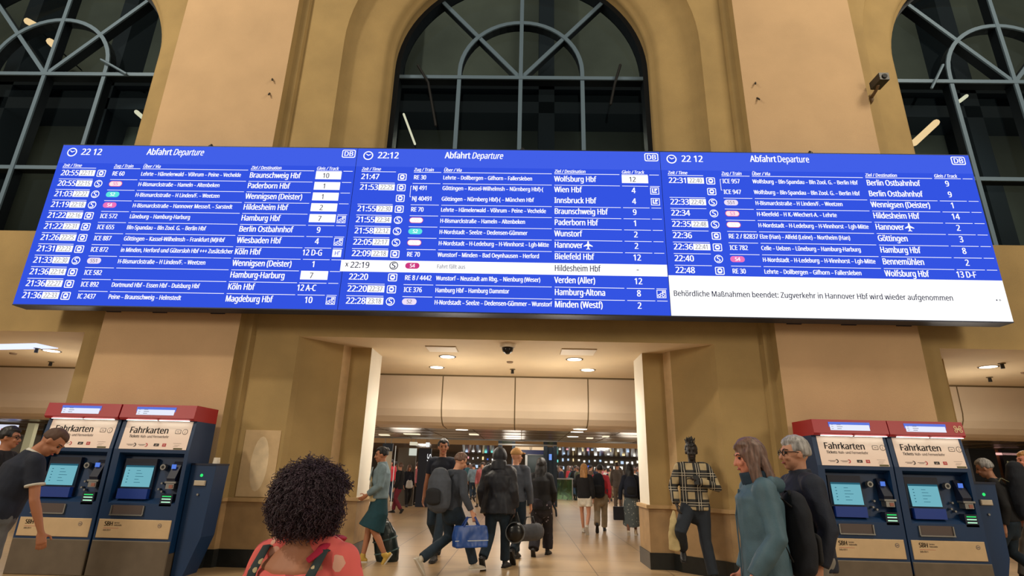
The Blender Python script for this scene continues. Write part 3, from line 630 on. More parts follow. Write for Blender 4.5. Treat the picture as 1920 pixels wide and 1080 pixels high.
    mb = MB(); mb.loft([((x0+.735, y+.115, 1.42), .045, .045), ((x0+.735, y+.06, 1.42), .04, .04)], 18, 0, 0); circ(mb, lambda a, b, k=0: (a, y+.059-.001*k, b), x0+.735, 1.42, .022, 1, 0); ch(mb, 'coin_slot', [M_STEEL, M_BLACK], sm=False)
    mb = MB(); mb.sideprism([(y+.02, 1.22), (y-.0, 1.27), (y+.12, 1.50), (y+.14, 1.5), (y+.14, 1.22)], x0+.86, x0+.98); mb.box((x0+.875, y+.04, 1.40), (x0+.93, y+.06, 1.46), 1); ch(mb, 'card_reader', [M_NAVY, emis('card slot blue', (90, 130, 230), .9)])
    mb = MB(); mb.box((x0+.85, y-.01, 1.205), (x0+1.01, y+.11, 1.23), 0); mb.box((x0+.87, y+.0, 1.13), (x0+.985, y+.11, 1.20), 1); mb.box((x0+.92, y-.008, 1.14), (x0+.97, y+.01, 1.185), 2); ch(mb, 'card_slot', [M_STEEL, M_STEEL, mat('brown badge', (150, 96, 84), .6)])
    for a, b in ((.73, 1.12), (.76, 1.20), (.78, 1.09)):
        mb = MB(); mb.loft([((x0+a, y+.12, b), .016, .016), ((x0+a, y+.07, b), .014, .014)], 10, 0, 0); ch(mb, 'button', M_STEEL)
    mb = MB(); mb.box((x0+.83, y+.0, .90), (x0+1.0, y+.10, 1.06), 0)
    for z in (.955, .995, 1.03): mb.box((x0+.85+.004, y-.004, z-.006), (x0+.98, y, z+.006), 2 if z < 1 else 1)
    ch(mb, 'note_slot', [M_NAVY, E_GREEN, E_GREENW])
    mb = MB(); mb.box((x0+.17, y-.03, .77), (x0+.64, y+.02, .785), 1); mb.box((x0+.17, y-.02, .785), (x0+.185, y, .90), 1); mb.box((x0+.625, y-.02, .785), (x0+.64, y, .90), 1); mb.quad((x0+.185, y-.004, .785), (x0+.625, y-.004, .785), (x0+.625, y-.004, .905), (x0+.185, y-.004, .905), 0); ch(mb, 'output_tray', [mat('tray brown', (84, 72, 70), .5), M_STEEL])
    mb = MB(); mb.bbox((x0+.04, y-.012, .48), (x1-.05, y+.02, .72), .005); pl = ch(mb, 'lower_plate', M_PLATE)
    f = lambda a, b, k=0: (x0+.04+a, y-.0135-.001*k, .48+b); f1 = lambda a, b: f(a, b, 1)
    mb = MB(); text(mb, 'SBH', f1, .09, .155, .055, 0, w=.12, bold=1); text(mb, 'Service', f1, .225, .185, .02, 1, xs=.8); text(mb, 'Haltestelle', f1, .225, .155, .02, 1, xs=.8); rect(mb, f, .09, .125, .30, .128, 2, 1); text(mb, 'Info 0511', f1, .09, .09, .022, 1, xs=.8)
    circ(mb, f, .87, .17, .028, 1, 1); circ(mb, f, .87, .17, .02, 3, 2); rect(mb, f, .855, .163, .885, .177, 1, 3); ch(mb, 'plate_print', [M_INK, M_INKG, M_REDP, M_PLATE], pl)
    mb = MB(); mb.bbox((x0+.01, y-.015, 0), (x1-.01, y+MD-.04, .45), .01); ch(mb, 'plinth', M_PLIN)
    return root
machine(-7.02, 1.10, 'red topped blue ticket machine at far left, used by the man in polo shirt', 0, 0)
machine(-5.90, 1.11, 'red topped blue ticket machine at left, nearer the curly haired woman, beside card terminal', 1, 0)
machine(4.17, 1.06, 'red topped blue ticket machine behind the grey haired man with glasses', 0, 0)
machine(5.24, 1.06, 'rightmost red topped ticket machine, with a crossed emblem on its red header', 0, 1)
def terminal(x0, label):
    org = (x0+.18, MY+.25, 0); y = MY+.12
    root = empty('card_terminal', org, 0, label, 'card terminal')
    def ch(mb, n, m): return child(mb, n, m, root, org)
    mb = MB(); pr = [(x0, 1.46), (x0, .0), (x0+.16, .0), (x0+.32, .50), (x0+.36, 1.46)]
    n = len(pr); vs = [(x, y, z) for x, z in pr]+[(x, y+.36, z) for x, z in pr]; mb.add(vs, [tuple(range(n)), tuple(range(2*n-1, n-1, -1))]+[(i, n+i, n+(i+1) % n, (i+1) % n) for i in range(n)]); o = mb.build('body', M_BLUE, root); o.data.transform(Matrix.Translation(-Vector(org)))
    mb = MB(); mb.box((x0-.005, y-.01, 1.46), (x0+.365, y+.365, 1.485)); ch(mb, 'top_cap', M_NAVY)
    mb = MB(); mb.ell((x0+.17, y-.002, 1.32), (.022, .01, .022), 12, 8); ch(mb, 'green_light', E_GREEN)
    mb = MB(); mb.bbox((x0+.09, y-.03, 1.18), (x0+.25, y+.01, 1.25), .008); ch(mb, 'reader_slot', mat('pale slot', (190, 178, 160), .5))
    mb = MB(); mb.loft([((x0+.17, y+.0, 1.06), .018, .018), ((x0+.17, y-.02, 1.06), .015, .015)], 10, 0, 0); ch(mb, 'button', M_STEEL)
    return root
t1 = terminal(-4.78, 'dark blue card terminal with green light beside the left ticket machines')
t2 = terminal(6.32, 'dark blue card terminal with green light beside the rightmost ticket machine')
mb = MB(); mb.loft([((-4.50, 8.45, 1.485), .05, .05), ((-4.50, 8.45, 1.57), .042, .042)], 14, 0, 0); o = mb.build('paper_cup', mat('paper cup', (226, 216, 200), .7), smooth=False); tag(o, 'small white cup left on top of the left card terminal', 'cup')
o.data.transform(Matrix.Translation((4.50, -8.45, -1.485))); o.location = (-4.50, 8.45, 1.485)
# ------------------------------------------------------------------ CEILING FITTINGS
M_LAMP = emis('downlight', (255, 246, 232), 6.0); M_RIM = mat('white fitting', (226, 214, 196), .5)
def downlight(u, v, z, label, group, r=.14, power=16, spot=True):
    p = F(u, v, z); root = empty('downlight', p, 0, label, 'ceiling light', group)
    mb = MB(); mb.disc((0, 0, -.012), r, 24, r2=r+.03); mb.loft([((0, 0, -.012), r+.03, r+.03), ((0, 0, .0), r+.035, r+.035)], 24, 0, 0); mb.build('rim', M_RIM, root)
    mb = MB(); mb.disc((0, 0, -.014), r, 24); mb.build('diffuser', M_LAMP, root, fix=False)
    if spot:
        l = bpy.data.lights.new('downlight_lamp', 'SPOT'); l.energy = power*5; l.spot_size = R(150); l.spot_blend = .6; l.color = (1, .93, .80); l.shadow_soft_size = r
        o = bpy.data.objects.new('downlight_lamp', l); COL.objects.link(o); o.parent = root; o.location = (0, 0, -.03)
G1 = 'downlights in the passage ceiling'
for u, v, lb in ((839, 668, 'downlight near the left hatch in the middle passage ceiling, nearer one'), (819, 688, 'downlight left of middle passage axis, close above the bulkhead'), (1077, 673, 'downlight near the right hatch in the middle passage ceiling'), (1102, 693, 'rightmost downlight of the middle passage, close above the bulkhead'),
                 (97, 657, 'downlight in the left passage ceiling beside the left pillar'), (1853, 687, 'downlight in the right passage ceiling beside the right pillar')):
    downlight(u, v, ZL, lb, G1)
for u, v, lb in ((866, 805, 'left downlight just beyond the bulkhead in the metal ceiling'), (1088, 798, 'nearest right downlight just beyond the bulkhead in the metal ceiling'), (1082, 809, 'second right downlight beyond the bulkhead in the metal ceiling'), (1074, 818, 'farthest right downlight beyond the bulkhead in the metal ceiling')):
    if v < 800: u, v, hz_ = 1088, 804, 2.445
    else: hz_ = 2.458
    downlight(u, v, hz_, lb, 'downlights in the metal ceiling', .16, spot=False)
for u0, u1, v, lb in ((758, 785, 813, 'short strip lamp in the metal ceiling left of the middle'), (712, 728, 815, 'short strip lamp in the metal ceiling by the white left jamb'), (880, 897, 814, 'short strip lamp in metal ceiling above the hooded walker'), (1100, 1112, 821, 'short strip lamp in the metal ceiling at right'), (1130, 1142, 818, 'second short strip lamp in the metal ceiling at right')):
    a, b = F(u0, v, 2.455), F(u1, v, 2.455); mb = MB(); mb.box((0, -.15, -.02), (b.x-a.x, .15, .0)); o = mb.build('strip_lamp', M_TUBEW); o.location = a; tag(o, lb, 'ceiling light', 'strip lamps in the metal ceiling')
# square hatches, dome camera, detectors
for u0, v0, u1, v1, lb in ((797, 648, 860, 659, 'left square access hatch in middle passage ceiling'), (1053, 653, 1113, 665, 'right square access hatch in middle passage ceiling')):
    a, b = F(u0, v0, ZL), F(u1, v1, ZL); root = empty('access_hatch', ((a.x+b.x)/2, (a.y+b.y)/2, ZL), 0, lb, 'ceiling hatch', 'ceiling hatches'); w_, d_ = abs(b.x-a.x)/2, abs(b.y-a.y)/2
    mb = MB(); mb.box((-w_, -d_, -.012), (w_, d_, 0)); mb.build('frame', mat('hatch frame', (186, 164, 130), .7), root)
    mb = MB(); mb.box((-w_+.012, -d_+.012, -.02), (w_-.012, d_-.012, -.004)); mb.build('door', M_RIM, root)
p = F(952, 645, ZL); root = empty('dome_camera', p, 0, 'black dome camera on the middle passage ceiling', 'camera')
mb = MB(); mb.loft([((0, 0, -.07), .13, .13), ((0, 0, 0), .15, .15)], 20, 0, 0); mb.build('base', M_RIM, root)
mb = MB(); mb.loft([((0, 0, -.07), .105, .105), ((0, 0, -.13), .09, .09), ((0, 0, -.17), .05, .05), ((0, 0, -.185), .01, .01)], 20, 0, 0); mb.build('dome', mat('smoked dome', (12, 14, 20), .1), root, True)
for u, v, r, lb in ((956, 678, .07, 'flat smoke detector behind the dome camera'), (25, 662, .07, 'flat smoke detector in left passage ceiling'), (1919, 698, .05, 'flat smoke detector at right edge of the right passage ceiling')):
    p = F(u, v, ZL); mb = MB(); mb.loft([((0, 0, -.03), r*.8, r*.8), ((0, 0, 0), r, r)], 16, 0, 0); o = mb.build('smoke_detector', mat('brown grey detector', (136, 112, 86), .6)); o.location = p; tag(o, lb, 'smoke detector', 'smoke detectors')
for u, v, lb in ((961, 692, 'small sprinkler nozzle behind the smoke detector in middle passage'), (70, 652, 'sprinkler nozzle left of the downlight, left passage'), (96, 678, 'sprinkler nozzle behind the downlight, left passage'), (1878, 681, 'sprinkler nozzle right of the downlight, right passage'), (1855, 707, 'sprinkler nozzle behind the downlight, right passage')):
    p = F(u, v, ZL); root = empty('sprinkler', p, 0, lb, 'sprinkler', 'sprinkler nozzles')
    mb = MB(); mb.loft([((0, 0, -.015), .06, .06), ((0, 0, 0), .06, .06)], 12, 0, 0); mb.build('rosette', M_SEAM, root)
    mb = MB(); mb.loft([((0, 0, -.10), .035, .035), ((0, 0, -.015), .03, .03)], 10, 0, 0); mb.build('nozzle', M_BLACK, root)
a = F(-60, 632, ZL); b = F(82, 648, ZL)
mb = MB(); mb.box((-1.2, -.22, -.012), (1.2, .22, -.001)); o = mb.build('light_panel', emis('bluish light panel', (214, 222, 255), 1.3)); o.location = (b.x-1.1, b.y+.2, ZL); o.rotation_euler.z = R(-10); tag(o, 'bluish white rectangular light panel in the left passage ceiling', 'ceiling light')
# security camera beside the right window
p = P(1630, 188, 9.2); root = empty('security_camera', p, 0, 'grey and black security camera on wall beside the right window', 'camera')
h = P(1649, 153, 8.75)-p
mb = MB(); mb.loft([((0, .02, 0), .06, .10), ((0, -.05, 0), .05, .09)], 14, 0, 1, hint=(1, 0, 0)); mb.build('wall_mount', mat('grey mount', (120, 100, 78), .6), root, True)
mb = MB(); mb.tube([Vector((0, -.04, 0)), h*.5+Vector((0, -.05, -.02)), h+Vector((-.02, .03, -.06))], .03, 8); mb.build('arm', mat('grey mount', (120, 100, 78)), root, True)
mb = MB(); mb.box((h.x-.09, h.y-.15, h.z-.07), (h.x+.09, h.y+.15, h.z+.08)); mb.build('housing', M_BLACK, root)
mb = MB(); mb.loft([((h.x, h.y-.15, h.z), .05, .05), ((h.x, h.y-.17, h.z), .045, .045)], 14, 0, 0); mb.build('lens', M_DARK, root)
for u, v, du, lb in ((510, 151, 2, 'upper of two small dark damage marks on the left pillar'), (505, 178, 1, 'lower of two small dark damage marks on the left pillar'), (1417, 158, -2, 'upper of two small dark damage marks on the right pillar'), (1420, 187, 1, 'lower of two small dark damage marks on the right pillar')):
    p = P(u, v, YP); mb = MB(); mb.tube([(0, 0, .04), (.01*du, -.03, .0), (.014*du, -.05, -.03)], .016, 6); o = mb.build('wall_mark', M_BLACK, smooth=True); o.location = p; tag(o, lb, 'damage mark', 'damage marks on the pillars')  # damage marks in the plaster, shaped as short dark bent tubes
# ------------------------------------------------------------------ THE CONCOURSE BEYOND
def plain(name, mb, m, org, label, cat, group=None, smooth=False):
    mb.v = [(x-org[0], y-org[1], z-org[2]) for x, y, z in mb.v]
    o = mb.build(name, m, smooth=smooth); o.location = org; return tag(o, label, cat, group)
M_DKM = mat('dark portal metal', (34, 46, 58), .4, metal=.4); M_PORTG = mat('portal glass dark', (40, 54, 58), .15, metal=.2)
M_BEIGEP = mat('beige panel', (196, 184, 160), .6)
# underground station portal
y = 26.0
a, b = P(936, 830, y), P(1044, 935, y); pz = 2.95
root = empty('station_portal', ((a.x+b.x)/2, y, 0), 0, 'dark metal underground entrance portal with U sign behind the hooded walker', 'entrance portal')
org = ((a.x+b.x)/2, y, 0)
for u0, u1 in ((934, 941), (960, 966), (1019, 1026), (1037, 1044)):
    mb = MB(); mb.box((P(u0, 850, y).x, y-.2, 0), (P(u1, 850, y).x, y+.2, pz)); child(mb, 'post', M_DKM, root, org)
for u0, u1 in ((941, 960), (1026, 1037)):
    mb = MB(); mb.box((P(u0, 850, y).x, y-.05, 2.55), (P(u1, 850, y).x, y+.05, pz)); child(mb, 'upper_window', mat('greenish pane', (70, 84, 70), .2), root, org)
mb = MB(); mb.box((P(1026, 850, y).x, y-.05, 0), (P(1037, 850, y).x, y+.05, 2.5)); child(mb, 'side_panel', M_DKM, root, org)
zt = lambda v: P(1000, v, y).z
mb = MB(); mb.box((P(966, 850, y).x, y-.15, zt(844)), (P(1019, 850, y).x, y+.1, zt(838))); s = child(mb, 'sign_band', mat('lit band', (200, 180, 150), .5, emit=(210, 190, 160), es=.35), root, org)
mb = MB(); text(mb, 'U', lambda p_, q_: (p_, y-.155, q_), P(993, 840, y).x, zt(843.6), .12, 0, bold=1, xs=.9); child(mb, 'letter', M_INK, s, org)
mb = MB(); mb.box((P(966, 850, y).x, y-.12, zt(852)), (P(1019, 850, y).x, y+.1, zt(844))); child(mb, 'blue_band', mat('navy band', (14, 30, 84), .4), root, org)
mb = MB(); mb.box((P(934, 850, y).x, y-.22, zt(836)), (P(1044, 850, y).x, y-.15, zt(833.5))); child(mb, 'cornice', M_STEEL, root, org)
mb = MB(); mb.box((P(985, 850, y).x, y-.1, 0), (P(989, 850, y).x, y, 2.2)); mb.box((P(985, 850, y).x, y-.1, 2.15), (P(1019, 850, y).x, y, 2.22)); child(mb, 'door_frame', M_STEEL, root, org)
mb = MB(); mb.box((P(989, 850, y).x, y-.04, 0), (P(1019, 850, y).x, y-.02, 2.15)); child(mb, 'door_leaf', M_PORTG, root, org)
mb = MB(); mb.box((P(1029, 850, y).x, y-.24, zt(862)), (P(1034, 850, y).x, y-.2, zt(851))); child(mb, 'information_plate', emis('blue info plate', (120, 160, 240), 1.0), root, org)
# glass balustrade
def clear_glass():
    m = bpy.data.materials.new('green glass'); m.use_nodes = True; nt = m.node_tree; nt.nodes.remove(nt.nodes['Principled BSDF'])
    t = nt.nodes.new('ShaderNodeBsdfTransparent'); t.inputs[0].default_value = (.50, .78, .64, 1); g = nt.nodes.new('ShaderNodeBsdfGlossy'); g.inputs['Roughness'].default_value = .05; g.inputs[0].default_value = (.7, 1, .85, 1)
    mx = nt.nodes.new('ShaderNodeMixShader'); mx.inputs[0].default_value = .16; nt.links.new(t.outputs[0], mx.inputs[1]); nt.links.new(g.outputs[0], mx.inputs[2]); nt.links.new(mx.outputs[0], nt.nodes['Material Output'].inputs[0]); MATS['green glass'] = m
clear_glass()
p0, p1 = F(1040, 938, 0), F(1072, 938, 0)
root = empty('glass_balustrade', p0, 0, 'green tinted glass balustrade with steel rail right of the portal', 'balustrade'); org = tuple(p0)
L = p1.x-p0.x
for x0, x1 in ((0, L),):
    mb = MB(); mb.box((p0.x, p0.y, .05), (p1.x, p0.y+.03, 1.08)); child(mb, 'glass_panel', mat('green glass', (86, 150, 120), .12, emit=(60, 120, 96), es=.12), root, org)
mb = MB(); mb.box((p1.x-.02, p0.y, .05), (p1.x+.01, p0.y+3.5, 1.08)); child(mb, 'glass_panel', mat('green glass', (86, 150, 120)), root, org)
mb = MB(); mb.box((p0.x, p0.y-.04, 1.06), (p1.x+.06, p0.y+.06, 1.12)); mb.box((p1.x-.04, p0.y, 1.06), (p1.x+.06, p0.y+3.5, 1.12)); child(mb, 'handrail', M_STEEL, root, org)
mb = MB(); mb.box((p1.x-.02, p0.y-.03, 0), (p1.x+.03, p0.y+.04, 1.06)); child(mb, 'post', M_STEEL, root, org)
# shop block at left of the view through the passage
y = 24.0
def pan(name, u0, v0, u1, v1, m, label, cat, yy=24.0, d=.12, group=None):
    a, b = P(u0, v1, yy), P(u1, v0, yy); z0 = 0 if v1 >= 900 else a.z; mb = MB(); mb.box((a.x, yy-d, z0), (b.x, yy, min(b.z, 2.44) if yy < 19.2 else b.z)); return plain(name, mb, m, (a.x, yy, z0), label, cat, group)
pan('display_case', 706, 846, 736, 905, M_BEIGEP, 'plain beige wall panel under a dark sign by the white left jamb', 'panel')
pan('dark_sign', 718, 832, 738, 846, mat('dark sign', (22, 36, 56), .4), 'dark square sign hanging by the white left jamb', 'sign', 23.8)
pan('kiosk_post', 737, 836, 743, 905, emis('pale lit post', (206, 196, 178), .8), 'pale lit kiosk post beside the dark square sign', 'post', 23.7)
pan('kiosk', 743, 840, 782, 905, mat('grey kiosk front', (96, 88, 78), .5), 'grey kiosk front with a white notice', 'kiosk')
pan('notice_board', 767, 841, 782, 854, emis('pale notice', (214, 218, 204), .85), 'white square notice on the grey kiosk front', 'notice', 23.85, .05)
pan('ceiling_sign', 769, 829, 783, 835, emis('pale sign', (224, 216, 190), .9), 'small white hanging sign above the square notice', 'sign', 23.6)
pan('ceiling_sign', 799, 830, 806, 838, emis('white sign', (240, 240, 236), 1.0), 'small white hanging sign above the dark column', 'sign', 23.6)
for o in [x for x in COL.objects if x.name.startswith(('dark_sign', 'ceiling_sign'))]:
    mb = MB(); wx = max(v.co.x for v in o.data.vertices); tz = max(v.co.z for v in o.data.vertices)
    for q in (.2, .8): mb.tube([(wx*q, -.06, tz-.01), (wx*q, -.06, 3.3-o.location.z)], .015, 6)
    mb.build('hanger', M_STEEL, o)
col = pan('advertising_column', 782, 841, 810, 905, mat('navy column', (12, 26, 52), .35), 'navy advertising column with white letters running down it', 'column', 23.6)
mb = MB(); cx_ = P(803, 870, 23.47).x
for i, c in enumerate('SAVS'):
    text(mb, c, lambda p_, q_: (cx_+q_-.06, 23.46, 2.05-.25*i-p_), 0, 0, .16, 0, w=.22, bold=1)
o = child(mb, 'lettering', emis('white letters', (240, 240, 240), 1.0), col, tuple(col.location))
# lit shop signs at the end of the concourse
rs = random.Random(3)
hues = [('white', (250, 250, 246)), ('white', (255, 250, 236)), ('pale blue', (190, 214, 240)), ('turquoise', (120, 226, 214)), ('red', (232, 60, 80)), ('pink', (244, 170, 176)), ('blue', (70, 110, 230)), ('cream', (250, 226, 170))]
n = 0; used = {}
ORD = ['first', 'second', 'third', 'fourth', 'fifth', 'sixth', 'seventh', 'eighth', 'ninth', 'tenth', 'eleventh', 'twelfth']
for row, yd, za, zb, us in (('hanging', 31.0, 2.46, 2.62, [1048, 1062, 1073, 1092, 1101, 1109, 1120, 1131, 1145, 1158, 1176]), ('hanging', 38.0, 2.42, 2.62, [872, 884, 897, 908, 920, 1056, 1085, 1115, 1139, 1167, 1188]),
        ('wall', 45.88, 2.05, 2.45, list(range(868, 930, 9))+list(range(1044, 1198, 10))), ('wall', 45.88, 1.45, 1.95, list(range(866, 930, 13))+list(range(1042, 1198, 12)))):
    for u in us:
        nm, c = hues[rs.choice([0, 0, 0, 0, 0, 0, 1, 1, 1, 1, 2, 2, 2, 3, 4, 5, 6, 7, 7])]; ww = rs.uniform(1.5, 5.5); h0 = zb if row == 'hanging' else za+(zb-za)*rs.uniform(.6, 1); l0 = h0-(zb-za)*rs.uniform(.25, .6)
        side = 'left' if u < 1000 else 'right'; hgt = {31.0: 'nearer hanging', 38.0: 'farther hanging'}.get(yd, 'high wall' if za > 2 else 'low wall')
        key = (hgt, nm, side); used[key] = used.get(key, 0)+1
        a = P(u, 860, yd); b = P(u+ww, 860, yd); mb = MB(); mb.box((a.x, yd, l0), (b.x, yd+.10, h0))
        plain('shop_sign', mb, emis('sign '+nm+str(c[2]), c, 1.1), (a.x, yd, l0), '%s %s lit shop sign from the left, %s row %s of the portal' % (ORD[used[key]-1], nm, hgt, side), 'shop sign', 'lit shop signs at the far end of the concourse')
# side passages
pan('poster_case', -8, 797, 36, 835, emis('poster white', (226, 230, 250), .9), 'lit poster case with red and blue fields at left edge', 'poster', 16.0)
for u0, u1, c, nm in ((-6, 3, (220, 40, 60), 'red_field'), (3, 28, (92, 120, 224), 'blue_field')):
    a, b = P(u0, 834, 15.87), P(u1, 803, 15.87); mb = MB(); mb.box((a.x, 15.86, a.z), (b.x, 15.875, b.z)); o = [x for x in COL.objects if x.name == 'poster_case'][0]; child(mb, nm, emis(nm, c, .9), o, tuple(o.location))
pan('info_stele', 42, 794, 60, 905, mat('pale stele', (186, 184, 150), .5, emit=(190, 186, 150), es=.25), 'pale upright information stele beyond the left machines', 'stele', 15.5)
pan('shop_door', 60, 794, 98, 905, mat('dark door', (20, 34, 50), .4), 'dark blue shop door right of the pale stele', 'door', 16.0)
pan('shop_door', 1832, 838, 1858, 940, mat('dark shop', (24, 28, 38), .4), 'dark shop door beyond the right passage', 'door', 18.0)
pan('wood_panel', 1858, 826, 1896, 945, mat('wood panel', (140, 100, 72), .5), 'reddish brown wall panel behind the walker with hood, right passage', 'panel', 18.2)
pan('lit_frame', 1861, 850, 1906, 853, emis('pink strip', (250, 190, 180), 1.0), 'thin pink lit strip across the reddish brown panel', 'light strip', 18.0)
pan('shop_door', 1897, 832, 1935, 950, mat('dark shop', (24, 28, 38), .4), 'dark shop front at right edge behind the blond passer-by', 'door', 18.0)
# ------------------------------------------------------------------ PEOPLE
QUEUE = []          # (mesh object, voxel, smoothing, noise amplitude, noise scale)
def soft(mb, name, m, parent, vox=.014, sm=6, amp=0, sc=9, seed=0):
    o = mb.build(name, m, parent, True, fix=False); QUEUE.append((o, vox, sm, amp, sc, seed)); return o
def flush():
    tmp = []
    for o, vox, sm, amp, sc, seed in QUEUE:
        t = bpy.data.objects.new('t', o.data); COL.objects.link(t)
        md = t.modifiers.new('r', 'REMESH'); md.mode = 'VOXEL'; md.voxel_size = vox
        if sm: s_ = t.modifiers.new('s', 'SMOOTH'); s_.iterations = sm; s_.factor = .5
        tmp.append(t)
    bpy.context.view_layer.update(); dg = bpy.context.evaluated_depsgraph_get()
    for (o, vox, sm, amp, sc, seed), t in zip(QUEUE, tmp):
        me = bpy.data.meshes.new_from_object(t.evaluated_get(dg)); old = o.data
        if len(me.vertices) > 20:
            mats = list(old.materials); me.materials.clear()
            for m in mats: me.materials.append(m)
            me.polygons.foreach_set('material_index', [0]*len(me.polygons))
            if amp:
                n = len(me.vertices); co = np.zeros(n*3); no = np.zeros(n*3); me.vertices.foreach_get('co', co); me.vertices.foreach_get('normal', no)
                co = co.reshape(-1, 3); no = no.reshape(-1, 3)
                k = np.array([noise.noise(Vector((p[0]*sc+seed, p[1]*sc, p[2]*sc*.6)))+.5*noise.noise(Vector((p[0]*sc*2.3, p[1]*sc*2.3+seed, p[2]*sc*1.4))) for p in co])
                co = co+no*(k*amp)[:, None]; me.vertices.foreach_set('co', co.ravel())
            me.polygons.foreach_set('use_smooth', [True]*len(me.polygons)); me.update(); o.data = me; me.name = o.name
        else: print('REMESH EMPTY', o.name)
    for t in tmp: bpy.data.objects.remove(t)
    QUEUE.clear()
V3 = Vector
SK = {k: mat('skin '+k, c, .55) for k, c in dict(light=(206, 150, 122), rosy=(214, 140, 116), tan=(176, 118, 88), brown=(120, 76, 54), deep=(34, 25, 23)).items()}
EYE = mat('eye dark', (24, 18, 16), .2); LIP = mat('lip', (160, 80, 74), .5); LIPD = mat('lip dark', (64, 40, 38), .5)
def cloth(name, rgb, rough=.85, amt=.12, sc=14): return mat('cloth '+name, rgb, rough, noise_amt=amt, noise_scale=sc, bump=.15, bscale=160)
WALK_R = dict(rknee=(.10, .20, .52), rank=(.09, .34, .10), lknee=(-.10, .05, .49), lank=(-.10, -.34, .20), ltoe=(0, .55, -.75), drop=.03)
WALK_L = {('l'+k[1:] if k[0] == 'r' else 'r'+k[1:]) if k[1:] in ('knee', 'ank', 'toe') else k: ((-v[0],)+tuple(v[1:]) if isinstance(v, tuple) and k[1:] != 'toe' else v) for k, v in WALK_R.items()}
STAND = dict()
